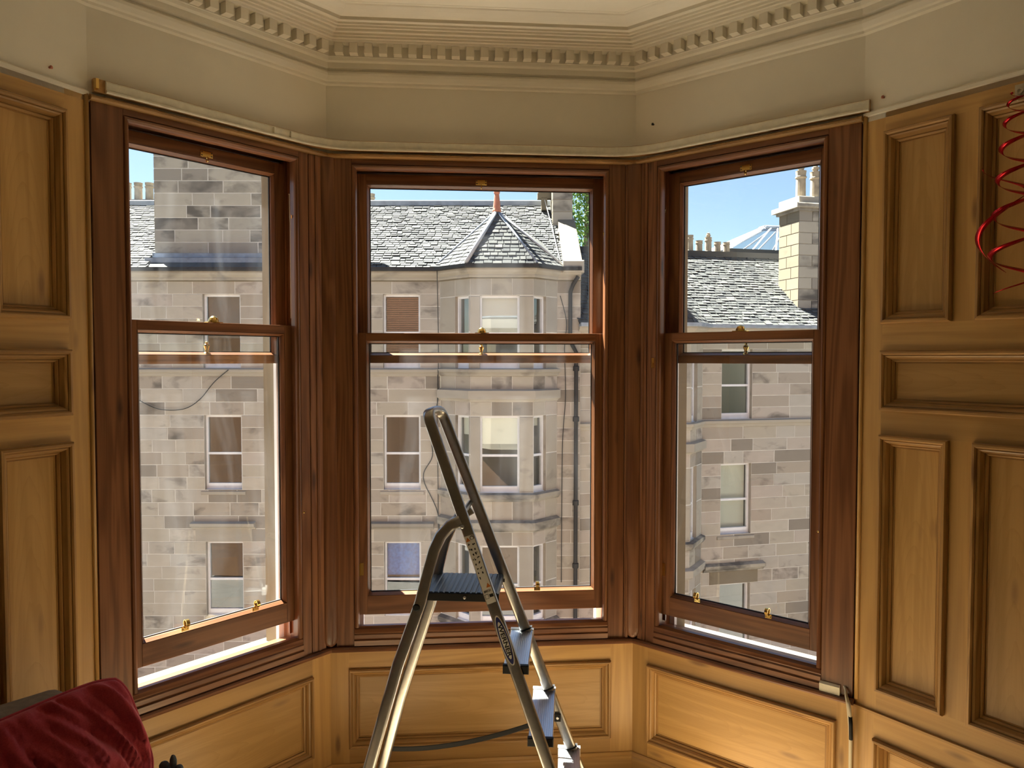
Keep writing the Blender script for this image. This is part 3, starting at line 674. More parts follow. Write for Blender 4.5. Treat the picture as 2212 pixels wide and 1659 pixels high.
def far_window(fr, a0, a1, z0, z1, parent, blind=None, frac=.5, rec=.13, side=0, low=None):
    """painted sash window set back in its stone opening; panes and blind are sub-parts"""
    zm = z0 + (z1 - z0) * .48; d = -rec; j = .055
    P = [boxv(fr, a0, a0 + j, z0, z1, d - .10, d, .006), boxv(fr, a1 - j, a1, z0, z1, d - .10, d, .006), boxv(fr, a0 + j, a1 - j, z1 - .06, z1, d - .1, d - .001), boxv(fr, a0 + j, a1 - j, z0, z0 + .16, d - .1, d - .001, .006),
         boxv(fr, a0 + j, a1 - j, zm - .03, zm + .03, d - .09, d - .02), boxv(fr, a0 - .01, a1 + .01, z0 - .05, z0, d - .12, d + .03)]
    v, f = join(*P); w = mk('window_frame', v, f, MT['white'], parent)
    for b0, b1, dd in ((z0 + .16, zm - .03, -.05), (zm + .03, z1 - .06, -.075)):
        v, f = boxv(fr, a0 + j, a1 - j, b0, b1, d + dd - .006, d + dd); mk('pane', v, f, MT['farglass'], w)
    # stone reveals and the room behind
    r = [boxv(fr, a0 - .03, a0, z0 - .05, z1, d - .12, -.02), boxv(fr, a1, a1 + .03, z0 - .05, z1, d - .12, -.02), boxv(fr, a0 - .03, a1 + .03, z1, z1 + .03, d - .12, -.02)]
    v, f = join(*r); mk('reveal', v, f, MT['dressed'], w)
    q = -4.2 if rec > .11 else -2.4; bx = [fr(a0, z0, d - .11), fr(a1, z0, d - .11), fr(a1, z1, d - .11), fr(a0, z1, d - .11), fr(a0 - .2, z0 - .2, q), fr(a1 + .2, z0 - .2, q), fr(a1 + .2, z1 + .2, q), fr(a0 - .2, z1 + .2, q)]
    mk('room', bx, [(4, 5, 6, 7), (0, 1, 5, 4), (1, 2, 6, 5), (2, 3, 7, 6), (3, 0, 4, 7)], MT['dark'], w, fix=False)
    if blind == 'red':
        n = 34; S_ = []
        zz = z1 - .07; 
        for k in range(n):
            b = zz - (z1 - z0 - .25) * frac * k / n; S_.append(boxv(fr, a0 + j, a1 - j, b - .034, b - .008, d - .20, d - .18))
        v, f = join(*S_); mk('blind', v, f, BLIND['red'], w)
    elif blind:
        v, f = boxv(fr, a0 + j, a1 - j, z1 - .07 - (z1 - z0 - .2) * frac, z1 - .06, d - .19, d - .17); mk('blind', v, f, BLIND[blind], w)
    return w
def sweep_poly(name, fr, plan, prof, mat, parent, closed_ends=True):
    """moulding along plan points (a,d); prof = (projection, z)"""
    pts = [Vector((a, d)) for a, d in plan]; n = len(prof); V = []
    def nrm(p, q): t = (q - p).normalized(); return Vector((-t.y, t.x)) * -1 if False else Vector((-t.y, t.x))
    for i, p in enumerate(pts):
        if i == 0: m = nrm(pts[0], pts[1])
        elif i == len(pts) - 1: m = nrm(pts[-2], pts[-1])
        else:
            a, b = nrm(pts[i - 1], p), nrm(p, pts[i + 1]); m = (a + b) / (1 + a.dot(b))
        for pj, z in prof: q = p + m * pj; V.append(fr(q.x, z, q.y))
    F = []
    for i in range(len(pts) - 1):
        for k in range(n): q = (k + 1) % n; F.append((i * n + k, i * n + q, (i + 1) * n + q, (i + 1) * n + k))
    F += [tuple(range(n))[::-1], tuple((len(pts) - 1) * n + k for k in range(n))]
    return mk(name, V, F, mat, parent)
SLT = to_mesh('slate', [(-.5, 0, -1), (.5, 0, -1), (.5, 1, -1), (-.5, 1, -1), (-.5, 0, 0), (.5, 0, 0), (.5, 1, 0), (-.5, 1, 0)], [(4, 5, 6, 7), (0, 1, 5, 4), (1, 2, 6, 5), (2, 3, 7, 6), (3, 0, 4, 7)], MT['slate'])
def slate_at(p, u, s, nn, wd, ln, parent, lift=.02, th=.013):
    x, y = u * wd, s * ln - nn * lift; z = x.normalized().cross(y.normalized()) * th
    o = bpy.data.objects.new('slate', SLT); Mx = Matrix((x, y, z)).transposed().to_4x4(); Mx.translation = p + nn * (lift + .006); return place(o, Mx, parent)
def slate_stuff(p, u, s, nn, wd, ln, V, F, lift=.02, th=.013):
    x, y = u * wd, s * ln - nn * lift; z = x.normalized().cross(y.normalized()) * th; o = p + nn * (lift + .006); k = len(V)
    V += [o - x / 2 - z, o + x / 2 - z, o + x / 2 + y - z, o - x / 2 + y - z, o - x / 2, o + x / 2, o + x / 2 + y, o - x / 2 + y]
    F += [tuple(i + k for i in q) for q in ((4, 5, 6, 7), (0, 1, 5, 4), (1, 2, 6, 5), (3, 0, 4, 7))]
def roof_plane(fr, a0, a1, d0, z0, d1, z1, parent, vis, rng, budget, rowh=.148, wd=.2, kill=lambda a, t: False):
    e0, e1 = fr(0, z0, d0), fr(0, z1, d1); s = (e1 - e0); L = s.length; s.normalize(); u = fr.u; nn = u.cross(s).normalized()
    V, F = [], []; rows = int(L / rowh); used = 0
    for r in range(rows):
        x = a0 - rng.uniform(0, wd)
        while x < a1:
            w = wd * rng.uniform(.7, 1.5); c = x + w / 2; x += w
            if c > a1 or c < a0 or kill(c, (r * rowh) / L): continue
            p = fr(c, z0, d0) + s * (r * rowh + rng.uniform(-.02, .016)); lf = .026 + rng.uniform(-.008, .016)
            if used < budget and vis(c, r): slate_at(p, u, s, nn, w - .02, rowh * 1.5, parent, lf); used += 1
            else: slate_stuff(p, u, s, nn, w - .02, rowh * 1.5, V, F, lf)
    if V: o = mk('slates', V, F, MT['slate'], parent, fix=False); o['kind'] = 'stuff'
def facet_slates(P0, P1, A, parent, rng, rowh=.15, wd=.2):
    """triangular roof facet P0-P1 (eave), apex A"""
    u = (P1 - P0).normalized(); L = (P1 - P0).length; foot = P0 + u * (A - P0).dot(u); s = (A - foot); H = s.length; s.normalize(); nn = u.cross(s).normalized(); x0 = (A - P0).dot(u)
    rows = int(H / rowh)
    for r in range(rows):
        t = (r + .45) * rowh / H; l, R_ = x0 * t, L + (x0 - L) * t; x = l - rng.uniform(0, wd * .6)
        while x < R_:
            w = wd * rng.uniform(.75, 1.25); e = min(x + w, R_); b = max(x, l); x += w
            if e - b < .03: continue
            slate_at(P0 + u * ((b + e) / 2) + s * (r * rowh + rng.uniform(-.008, .008)), u, s, nn, e - b - .018, min(rowh * 1.45, H - r * rowh), parent, .022 + rng.uniform(-.005, .01))
def chimney_pot(base, h, r, parent, cowl=False):
    pr = [(r * 1.05, 0), (r * .95, h * .06), (r * .86, h * .1), (r * .82, h * .72), (r * .98, h * .76), (r * .98, h * .8), (r * .84, h * .82), (r * .9, h * .95), (r * .95, h), (r * .7, h), (r * .7, h * .9)]
    v, f = lathe(base, UP, pr, 14); o = mk('chimney_pot', v, f, MT['pot'], parent, smooth=False)
    if cowl:
        v, f = lathe(base + UP * h * .9, UP, [(r * .5, 0), (r * .5, h * .18), (r * .62, h * .2), (r * .62, h * .27), (r * .4, h * .29), (r * .45, h * .38), (.01, h * .42)], 12); mk('cowl', v, f, MT['pot'], o)
    return o

GZ = -9.6
def quad(name, pts, mat, label, cat):
    o = mk(name, [Vector(p) for p in pts] + [Vector(p) - UP * .3 for p in pts], [(0, 1, 2, 3), (7, 6, 5, 4), (0, 4, 5, 1), (1, 5, 6, 2), (2, 6, 7, 3), (3, 7, 4, 0)], mat); return props(o, label, cat, None, 'structure')
quad('street', [(-40, -2, GZ), (40, -2, GZ), (40, 40, GZ), (-40, 40, GZ)], MT['pave'], 'grey street between our building and the terrace opposite', 'street')

# ---- main tenement
rng = random.Random(11)
TM = thing('tenement_building', FM(-3, GZ, 0), 'grey sandstone tenement with a slated turret over its canted bay', 'building')
AE, A1 = -27.0, 1.20
LEV = [(1.775, 3.76, 0), (-1.52, .50, 1), (-4.98, -2.95, 2)]
wins = [(-8.32, -7.31), (-3.475, -2.475), (-13.2, -12.2), (-18.0, -17.0), (-22.9, -21.9)]
holes = [(a, b, z0, z1) for a, b in wins for z0, z1, _ in LEV]
zl = [-9.6 + i * .355 for i in range(13)] + [-4.98]
zl = [GZ + i * (-4.98 - GZ) / 13 for i in range(14)] + [-4.98 + (i + 1) * (2.03 / 6) for i in range(6)] + [-2.95 + (i + 1) * (1.43 / 4) for i in range(4)] + [-1.52 + (i + 1) * (2.02 / 6) for i in range(6)] + [.5 + (i + 1) * (1.06 / 3) for i in range(3)]
zl2 = [1.775 + i * (1.985 / 6) for i in range(7)] + [4.13]
bayhole = [(-1.94, A1, GZ, 4.13)]
sheet('mortar_bed', FM, AE, -1.93, GZ, 4.13, holes, -.007, MT['mortar'], TM)
vis = lambda x, e, z0, z1: ((e > -10.7 and x < -6.2) or (e > -4.15 and x < -1.9)) and z1 > -6.6
courses(FM, AE, -1.93, zl, holes, 0, 'sand', TM, vis, 'stone_courses', rng, .62, 1.25)
courses(FM, AE, -1.93, zl2, holes, 0, 'sand', TM, vis, 'stone_courses', rng, .62, 1.25)
# projecting end pier right of the bay
FPi = FM.sub((1.2, .13), (1.83, .13))
sheet('mortar_bed', FPi, 0, FPi.len, GZ, 4.13, [], -.007, MT['mortar'], TM)
courses(FPi, 0, FPi.len, zl + zl2, [], 0, 'sand', TM, lambda x, e, z0, z1: z1 > -6.3, 'stone_courses', rng, .35, .7)
mk('gable_wall', [FM(1.83, GZ, .13), FM(1.83, GZ, -8), FM(1.83, 4.3, -8), FM(1.83, 7.2, -3.7), FM(1.83, 4.3, .13)], [(0, 1, 2, 3, 4)], MT['sand'], TM, fix=False)
# string course, eaves cornice, gutter
STR = [(0, 1.56), (.03, 1.565), (.05, 1.61), (.05, 1.64), (.09, 1.66), (.10, 1.70), (.10, 1.735), (0, 1.765)]
sweep_poly('string_course', FM, [(AE, 0), (-1.93, 0)], STR, MT['dressed'], TM)
BAYP = [(-1.93, 0), (-1.08, .8), (.55, .8), (1.205, .14), (1.83, .13)]
COR = [(0, 4.11), (.05, 4.12), (.07, 4.16), (.07, 4.2), (.16, 4.25), (.2, 4.3), (.2, 4.345), (0, 4.345)]
GUT = [(.12, 4.345), (.3, 4.345), (.32, 4.37), (.32, 4.445), (.28, 4.445), (.12, 4.40)]
ALL = [(AE, 0)] + BAYP
sweep_poly('eaves_cornice', FM, ALL, COR, MT['dressed'], TM)
sweep_poly('gutter', FM, ALL, GUT, MT['gutter'], TM)
sweep_poly('cornice_fillet', FM, ALL, [(.0, 4.09), (.03, 4.095), (.045, 4.11), (0, 4.115)], MT['warmstone'], TM)
# windows of the flat wall
B = {(0, 0): ('grey', .62), (0, 1): (None, 0), (0, 2): (None, 0), (1, 0): ('red', 1.0), (1, 1): (None, 0), (1, 2): ('blue', .5)}
for wi, (a, b) in enumerate(wins):
    for z0, z1, li in LEV:
        bl, fr_ = B.get((wi, li), (None, 0)); far_window(FM, a, b, z0, z1, TM, bl, fr_, low='warm' if (wi, li) in ((1, 1), (0, 1)) else None)
        add_block(FM, a - .28, b + .28, z1 + .0, z1 + .37, .012, 'dressed', TM, 'lintel') if li == 2 else None
        if li == 2:
            lp = [(.0, -2.60), (.04, -2.59), (.06, -2.55), (.16, -2.50), (.17, -2.42), (0, -2.39)]
            sweep_poly('label_cornice', FM, [(a - .36, 0), (b + .36, 0)], lp, MT['sooty'], TM)
    v, f = boxv(FM, a - .1, b + .1, -1.66, -1.565, -.1, .03, .01); mk('sill', v, f, MT['dressed'], TM)
# canted bay
facets = [FM.sub(BAYP[i], BAYP[i + 1]) for i in range(3)]
bwin = [(.58, 1.10), (.245, 1.275), (.03, .50)]
BLEV = [(1.765, 3.66), (-1.466, .54), (-4.90, -2.86)]
BB = {(0, 0): (None, 0), (1, 0): ('white', .45), (2, 0): (None, 0), (0, 1): ('cream', .25), (1, 1): ('cream', .38), (2, 1): ('cream', .12), (0, 2): (None, 0), (1, 2): (None, 0), (2, 2): (None, 0)}
for fi, fc in enumerate(facets):
    hb = [(bwin[fi][0], bwin[fi][1], z0, z1) for z0, z1 in BLEV]
    sheet('mortar_bed', fc, 0, fc.len, GZ, 4.13, hb, -.007, MT['mortar'], TM)
    a, b = bwin[fi]
    for li, (z0, z1) in enumerate(BLEV):
        bl, fr_ = BB[(fi, li)]; far_window(fc, a, b, z0, z1, TM, bl, fr_, rec=.1, low='warm' if (fi, li) == (1, 1) else None)
        for s0, s1 in ((0, a), (b, fc.len)):
            if s1 - s0 > .05:
                if s1 - s0 > .4 or fi != 1: add_block(fc, s0, s1, z0, z0 + (z1 - z0) * .5, 0, 'dressed', TM, 'pillar_stone'); add_block(fc, s0, s1, z0 + (z1 - z0) * .5, z1, 0, 'dressed', TM, 'pillar_stone')
                else: add_block(fc, s0, s1, z0, z1, 0.004, 'dressed', TM, 'pillar_stone')
    for z0, z1 in ((3.66, 4.11), (1.22, 1.58), (.54, .91), (-2.19, -1.67), (-2.86, -2.50)):
        n = 3 if fi == 1 else 2
        for k in range(n): add_block(fc, fc.len * k / n, fc.len * (k + 1) / n, z0, z1, rng.uniform(-.003, .003), 'sand' if z0 < 3 else 'dressed', TM, 'bay_stone')
    for k in range(12):
        z0 = GZ + k * .37
        if z0 < -5.2: add_block(fc, 0, fc.len, z0, z0 + .37, 0, 'sand', TM, 'bay_stone')
BP3 = BAYP[:4]
sweep_poly('string_course', FM, BP3, [(0, 1.575), (.03, 1.58), (.06, 1.62), (.06, 1.65), (.12, 1.68), (.13, 1.72), (.13, 1.75), (0, 1.775)], MT['dressed'], TM)
sweep_poly('bay_cornice', FM, BP3, [(0, .91), (.03, .915), (.05, .95), (.09, .97), (.13, .99), (.13, 1.20), (.0, 1.235)], MT['dressed'], TM)
sweep_poly('bay_sill', FM, BP3, [(0, -1.70), (.05, -1.69), (.1, -1.62), (.12, -1.60), (.12, -1.50), (0, -1.466)], MT['sooty'], TM)
sweep_poly('bay_cornice', FM, BP3, [(0, -2.50), (.03, -2.49), (.06, -2.44), (.13, -2.42), (.13, -2.23), (.0, -2.18)], MT['sooty'], TM)
sweep_poly('bay_sill', FM, BP3, [(0, -5.15), (.05, -5.13), (.12, -5.05), (.12, -4.95), (0, -4.90)], MT['sooty'], TM)
# main roof
RD0, RZ0, RD1, RZ1 = .24, 4.40, -3.7, 6.90
RF = mk('roof', [FM(AE, RZ0, RD0), FM(1.4, RZ0, RD0), FM(1.4, RZ1, RD1), FM(AE, RZ1, RD1), FM(AE, 4.3, -8), FM(1.4, 4.3, -8)], [(0, 1, 2, 3), (3, 2, 5, 4)], MT['slate'], TM, fix=False)
def inturret(a, t):
    return (abs(a + .4) < 1.35 * (1 - t * 2.0)) if t < .5 else False
roof_plane(FM, -26.9, 1.42, RD0 + .02, RZ0 + .02, RD1, RZ1, RF, lambda c, r: (-4.3 < c < -1.5 and r < 20), rng, 290, kill=lambda a, t: inturret(a, t) or (-9.75 < a < -5.6 and t < .42))
v, f = join(boxv(FM, AE, 1.4, RZ1 - .06, RZ1 + .09, RD1 - .08, RD1 + .12)); mk('ridge_lead', v, f, MT['lead'], TM)
v, f = tube([FM(AE, RZ1 + .08, RD1), FM(1.3, RZ1 + .08, RD1)], .05, 8); mk('ridge_roll', v, f, MT['lead'], TM)
# turret
APX = FM(-.415, 6.0, -.3)
EV = [FM(-2.08, 4.44, .05), FM(-1.17, 4.44, 1.02), FM(.64, 4.44, 1.02), FM(1.36, 4.44, .3), FM(1.3, 5.0, -1.2), FM(-1.9, 5.0, -1.2)]
TR = mk('turret_roof', EV + [APX], [(0, 1, 6), (1, 2, 6), (2, 3, 6), (3, 4, 6), (4, 5, 6), (5, 0, 6)], MT['slate'], TM, fix=False)
for i in (0, 1, 2): facet_slates(EV[i], EV[i + 1], APX, TR, rng)
for i, r in ((1, .055), (2, .03), (0, .025), (3, .03)):
    v, f = tube([EV[i] + UP * .04, APX + UP * .05], r, 8); mk('hip_lead', v, f, MT['paletin'] if i in (1, 3) else MT['lead'], TR, smooth=True)
v, f = lathe(APX + UP * .0, UP, [(.11, 0), (.12, .04), (.105, .1), (.085, .3), (.065, .48), (.085, .52), (.085, .55), (.055, .57), (.07, .72), (.05, .8), (.06, .85), (.09, 1.0), (.05, 1.1), (.01, 1.2)], 12); mk('finial', v, f, MT['terracotta'], TR, smooth=False, label='red terracotta finial')
# wallhead chimney (left) with its own stones
CH = mk('chimney_stack', *boxv(FM, -9.75, -5.62, 4.5, 8.6, -1.7, -.407), MT['mortar'], TM)
holesC = []
courses(FM, -9.77, -5.6, [4.87 + i * .333 for i in range(12)], [], -.40, 'sooty', CH, lambda x, e, z0, z1: z0 < 8, 'stone_courses', rng, .55, 1.5)
FC = FM.sub((-5.6, -.40), (-5.6, -1.72)); FCL = FM.sub((-9.77, -1.72), (-9.77, -.40))
for i in range(11):
    add_block(FC, 0, FC.len, 4.87 + i * .333, 5.203 + i * .333, 0, 'sooty', CH); add_block(FCL, 0, FCL.len, 4.87 + i * .333, 5.203 + i * .333, 0, 'sooty', CH)
v, f = boxv(FM, -9.95, -5.45, 8.53, 8.8, -1.85, -.28, .03); mk('cap', v, f, MT['sooty'], CH)
v, f = join(boxv(FM, -9.82, -5.55, 4.72, 4.9, -.42, -.36), boxv(FM, -9.9, -5.5, 4.47, 4.74, -.42, -.1)); mk('lead_flashing', v, f, MT['lead'], CH)
for k in range(6): chimney_pot(FM(-9.3 + k * .65, 8.8, -1.05), .8, .16, CH)
# pots behind the ridge
RS = mk('ridge_stack', *boxv(FM, -13.6, -11.2, 5.5, 7.25, -5.4, -4.6), MT['sooty'], TM)
for k in range(5): chimney_pot(FM(-13.57 + k * .37, 7.25, -5.0), .62, .15, RS)
RS2 = mk('ridge_stack', *boxv(FM, -6.4, -4.2, 5.5, 6.93, -5.4, -4.6), MT['sooty'], TM)
for k in range(5): chimney_pot(FM(-6.2 + k * .37, 6.93, -5.0), .58, .16, RS2)
# gable chimney and skew
G2 = mk('gable_chimney', *boxv(FM, 1.22, 1.78, 5.2, 9.2, -3.4, -2.23), MT['mortar'], TM)
FGc = FM.sub((1.20, -2.2), (1.80, -2.2)); FGl = FM.sub((1.20, -3.42), (1.20, -2.2))
for i in range(10):
    z = 5.3 + i * .36; add_block(FGc, 0, FGc.len, z, z + .36, 0, 'sooty', G2); add_block(FGl, 0, FGl.len, z, z + .36, 0, 'warmstone', G2)
sk_n = 6
for k in range(sk_n):
    t0, t1 = k / sk_n, (k + 1) / sk_n; d0 = .2 - 2.5 * t0; d1 = .2 - 2.5 * t1; s_ = (RZ1 - RZ0) / (RD0 - RD1)
    z0 = RZ0 + (RD0 - d0) * s_; z1 = RZ0 + (RD0 - d1) * s_
    V = [FM(1.36, z0 - .1, d0), FM(1.86, z0 - .1, d0), FM(1.86, z1 - .1, d1), FM(1.36, z1 - .1, d1), FM(1.36, z0 + .2, d0 - .01), FM(1.86, z0 + .2, d0 - .01), FM(1.86, z1 + .2, d1 + .01), FM(1.36, z1 + .2, d1 + .01)]
    mk('skew_stone', V, [(0, 1, 2, 3), (4, 5, 6, 7), (0, 1, 5, 4), (1, 2, 6, 5), (2, 3, 7, 6), (3, 0, 4, 7)], MT['warmstone'], TM)
v, f = boxv(FM, 1.34, 1.9, 4.30, 4.62, -.1, .42, .03); mk('skewputt', v, f, MT['sooty'], TM)
# small bracket chimney ornament left of the gable stack, aerial wire
v, f = join(boxv(FM, .78, 1.2, 6.95, 7.1, -3.3, -3.0), boxv(FM, .9, 1.08, 6.6, 6.97, -3.3, -3.0), boxv(FM, .8, 1.2, 7.1, 7.5, -3.25, -3.05)); mk('aerial_bracket', v, f, MT['warmstone'], TM)
def wire(pts, r, parent, mat='wire', nm='cable'):
    P_ = [pts[0]] + list(pts) + [pts[-1]]; out = []
    for i in range(1, len(P_) - 2):
        a, b, c, d = P_[i - 1:i + 3]
        for k in range(6):
            t = k / 6; out.append((b * 2 + (c - a) * t + (a * 2 - b * 5 + c * 4 - d) * t ** 2 + (b * 3 - a - c * 3 + d) * t ** 3) * .5)
    out.append(pts[-1])
    v, f = tube(out, r, 5); return mk(nm, v, f, MT[mat], parent, smooth=True)
wire([FM(1.0, 6.9, -3.0), FM(1.12, 6.2, -2.3), FM(1.3, 4.6, .05)], .012, TM, 'paletin')
wire([FM(-1.98, 4.4, .35), FM(-1.98, 2.6, .04), FM(-1.98, 1.6, .13), FM(-2.0, .9, .03), FM(-2.2, .1, .03), FM(-2.15, -.6, .03), FM(-2.4, -1.2, .03), FM(-2.0, -2.2, .03), FM(-1.99, -3.5, .03)], .012, TM)
wire([FM(-1.99, 1.6, .14), FM(-2.02, 0.2, .03), FM(-2.0, -1.6, .03), FM(-2.0, -4.5, .03)], .01, TM)
wire([FM(-10.3, 1.05, .03), FM(-9.7, .73, .05), FM(-9.3, .64, .06), FM(-8.8, .68, .06), FM(-8.4, .93, .05), FM(-8.0, 1.4, .06), FM(-7.6, 1.72, .12)], .011, TM)
wire([FM(1.28, 3.7, .2), FM(1.45, 3.0, .17), FM(1.4, 2.3, .17), FM(1.43, 1.0, .17), FM(1.35, -.4, .17), FM(1.33, -4, .17)], .011, TM)
v, f = join(tube([FM(1.75, 4.2, .3), FM(1.62, 4.0, .24), FM(1.55, 3.8, .2), FM(1.55, 2.55, .2), FM(1.6, 2.4, .2), FM(1.71, 2.2, .2), FM(1.71, -8, .2)], .055, 10), *[lathe(FM(1.71, z, .2), UP, [(.085, 0), (.085, .12), (.06, .14)], 10) for z in (.35, -1.9, -3.6, 1.7)]); mk('downpipe', v, f, MT['gutter'], TM, smooth=False)

# ---- right-hand tenement, stepped down the hill
TG = thing('tenement_building', FG(5, GZ, 0), 'lower sandstone tenement with a glass roof lantern and tall end chimney', 'building')
dz = -1.46; GE = 14.0
gl = [(z0 + dz, z1 + dz) for z0, z1, _ in LEV]
gw = (4.09, 5.05)
gholes = [(gw[0], gw[1], a, b) for a, b in gl] + [(7.9, 8.9, a, b) for a, b in gl]
gz = [GZ + i * (gl[2][0] - GZ) / 9 for i in range(10)] + [z + dz for z in zl[14:]]
gz2 = [z + dz for z in zl2[:-1]] + [2.66]
GB0, GB1 = .45, 3.49
sheet('mortar_bed', FG, -.22, GB0, GZ, 2.66, [], -.007, MT['mortar'], TG); sheet('mortar_bed', FG, GB1, GE, GZ, 2.66, gholes, -.007, MT['mortar'], TG)
visg = lambda x, e, z0, z1: e > 3.45 and x < 8.2 and z1 > -6.9
for a0, a1 in ((-.22, GB0), (GB1, GE)):
    courses(FG, a0, a1, gz, gholes, 0, 'sand', TG, visg, 'stone_courses', rng, .6, 1.3); courses(FG, a0, a1, gz2, gholes, 0, 'sand', TG, visg, 'stone_courses', rng, .6, 1.3)
far_window(FG, *gw, *gl[0], TG, None, 0, low='warm'); far_window(FG, *gw, *gl[1], TG, 'cream', 1.0); far_window(FG, *gw, *gl[2], TG, None, 0)
for z0, z1 in gl: far_window(FG, 7.9, 8.9, z0, z1, TG)
add_block(FG, 3.75, 5.3, gl[2][1], gl[2][1] + .38, .014, 'warmstone', TG, 'lintel')
sweep_poly('label_cornice', FG, [(3.55, 0), (5.45, 0)], [(.0, -4.04), (.04, -4.03), (.08, -3.97), (.17, -3.92), (.18, -3.83), (0, -3.79)], MT['sooty'], TG)
v, f = boxv(FG, 3.98, 5.16, gl[1][0] - .14, gl[1][0] - .05, -.1, .03, .01); mk('sill', v, f, MT['dressed'], TG)
GBP = [(GB0, 0), (1.2, .75), (2.75, .75), (GB1, 0)]
gp = [(-.2, 0)] + GBP + [(GE, 0)]
sweep_poly('string_course', FG, gp, [(p, z + dz) for p, z in STR], MT['dressed'], TG)
sweep_poly('eaves_cornice', FG, gp, [(p, z + dz) for p, z in COR], MT['dressed'], TG); sweep_poly('gutter', FG, gp, [(p, z + dz) for p, z in GUT], MT['lead'], TG)
gf = [FG.sub(GBP[i], GBP[i + 1]) for i in range(3)]; gbw = [(.5, .98), (.27, 1.28), (.10, .60)]
for fi, fc in enumerate(gf):
    a, b = gbw[fi]; hb = [(a, b, z0 + dz, z1 + dz) for z0, z1 in BLEV]
    sheet('mortar_bed', fc, 0, fc.len, GZ, 2.66, hb, -.007, MT['mortar'], TG)
    for z0, z1 in BLEV:
        z0 += dz; z1 += dz; far_window(fc, a, b, z0, z1, TG, rec=.1)
        for s0, s1 in ((0, a), (b, fc.len)): add_block(fc, s0, s1, z0, (z0 + z1) / 2, 0, 'dressed', TG, 'pillar_stone'); add_block(fc, s0, s1, (z0 + z1) / 2, z1, 0, 'dressed', TG, 'pillar_stone')
    for z0, z1 in ((3.66, 4.11), (1.22, 1.58), (.54, .91), (-2.19, -1.67), (-2.86, -2.50)):
        for k in range(2): add_block(fc, fc.len * k / 2, fc.len * (k + 1) / 2, z0 + dz, z1 + dz, 0, 'sand', TG, 'bay_stone')
for pr, mt in (([(0, .91), (.03, .915), (.05, .95), (.09, .97), (.13, .99), (.13, 1.20), (.0, 1.235)], 'dressed'), ([(0, -1.70), (.05, -1.69), (.1, -1.62), (.12, -1.60), (.12, -1.50), (0, -1.466)], 'sooty'), ([(0, -2.50), (.03, -2.49), (.06, -2.44), (.13, -2.42), (.13, -2.23), (.0, -2.18)], 'dressed')):
    sweep_poly('bay_cornice', FG, GBP, [(p, z + dz) for p, z in pr], MT[mt], TG)
GD0, GZ0, GD1, GZ1 = .24, 2.94, -3.1, 5.38
RG = mk('roof', [FG(-.22, GZ0, GD0), FG(GE, GZ0, GD0), FG(GE, GZ1, GD1), FG(-.22, GZ1, GD1), FG(-.22, 3, -7), FG(GE, 3, -7)], [(0, 1, 2, 3), (3, 2, 5, 4)], MT['slate'], TG, fix=False)
roof_plane(FG, -.2, 9.6, GD0 + .02, GZ0 + .02, GD1, GZ1, RG, lambda c, r: 3.6 < c < 6.9 and r < 18, rng, 290, rowh=.142)
v, f = join(boxv(FG, -.2, GE, GZ1 - .05, GZ1 + .12, GD1 - .08, GD1 + .12)); mk('ridge_lead', v, f, MT['gutter'], TG)
GA = FG(1.97, 4.4, -.25); GEV = [FG(.3, 2.98, .05), FG(1.12, 2.98, .98), FG(2.83, 2.98, .98), FG(3.66, 2.98, .1), FG(3.5, 3.4, -1.0), FG(.4, 3.4, -1.0)]
TGR = mk('turret_roof', GEV + [GA], [(0, 1, 6), (1, 2, 6), (2, 3, 6), (3, 4, 6), (4, 5, 6), (5, 0, 6)], MT['slate'], TG, fix=False)
for i in (0, 1, 2): facet_slates(GEV[i], GEV[i + 1], GA, TGR, rng)
# end chimney with pots
GC = mk('chimney_stack', *boxv(FG, 6.87, 9.0, 2.9, 6.4, -1.5, -.53), MT['mortar'], TG)
FGa = FG.sub((6.84, -.5), (9.03, -.5)); FGb = FG.sub((6.84, -1.53), (6.84, -.5))
for i in range(10):
    z = 3.1 + i * .333; k = .45 if i % 2 else .75
    for a, b in ((0, k), (k, k + .85), (k + .85, FGa.len)): add_block(FGa, a, b, z, z + .333, 0, 'sooty', GC)
    for a, b in ((0, FGb.len * (.4 if i % 2 else .62)), (FGb.len * (.4 if i % 2 else .62), FGb.len)): add_block(FGb, a, b, z, z + .333, 0, 'warmstone', GC)
v, f = join(boxv(FG, 6.78, 9.1, 6.40, 6.48, -1.6, -.44), boxv(FG, 6.68, 9.2, 6.48, 6.62, -1.7, -.34, .03), boxv(FG, 6.84, 9.05, 6.62, 6.84, -1.55, -.5, .02)); mk('cap', v, f, MT['sooty'], GC)
v, f = boxv(FG, 6.8, 9.1, 2.95, 3.13, -.52, -.3); mk('lead_flashing', v, f, MT['lead'], GC)
for k in range(4): chimney_pot(FG(7.22 + k * .5, 6.84, -1.0), .85, .17, GC, True)
GR = mk('ridge_stack', *boxv(FG, 4.9, 6.75, 4.6, 5.62, -4.3, -3.8), MT['gutter'], TG)
for k, h in enumerate((.55, .38, .5, .36, .36)): chimney_pot(FG(5.12 + k * .34, 5.62, -4.05), h, .13, GR, k == 2)
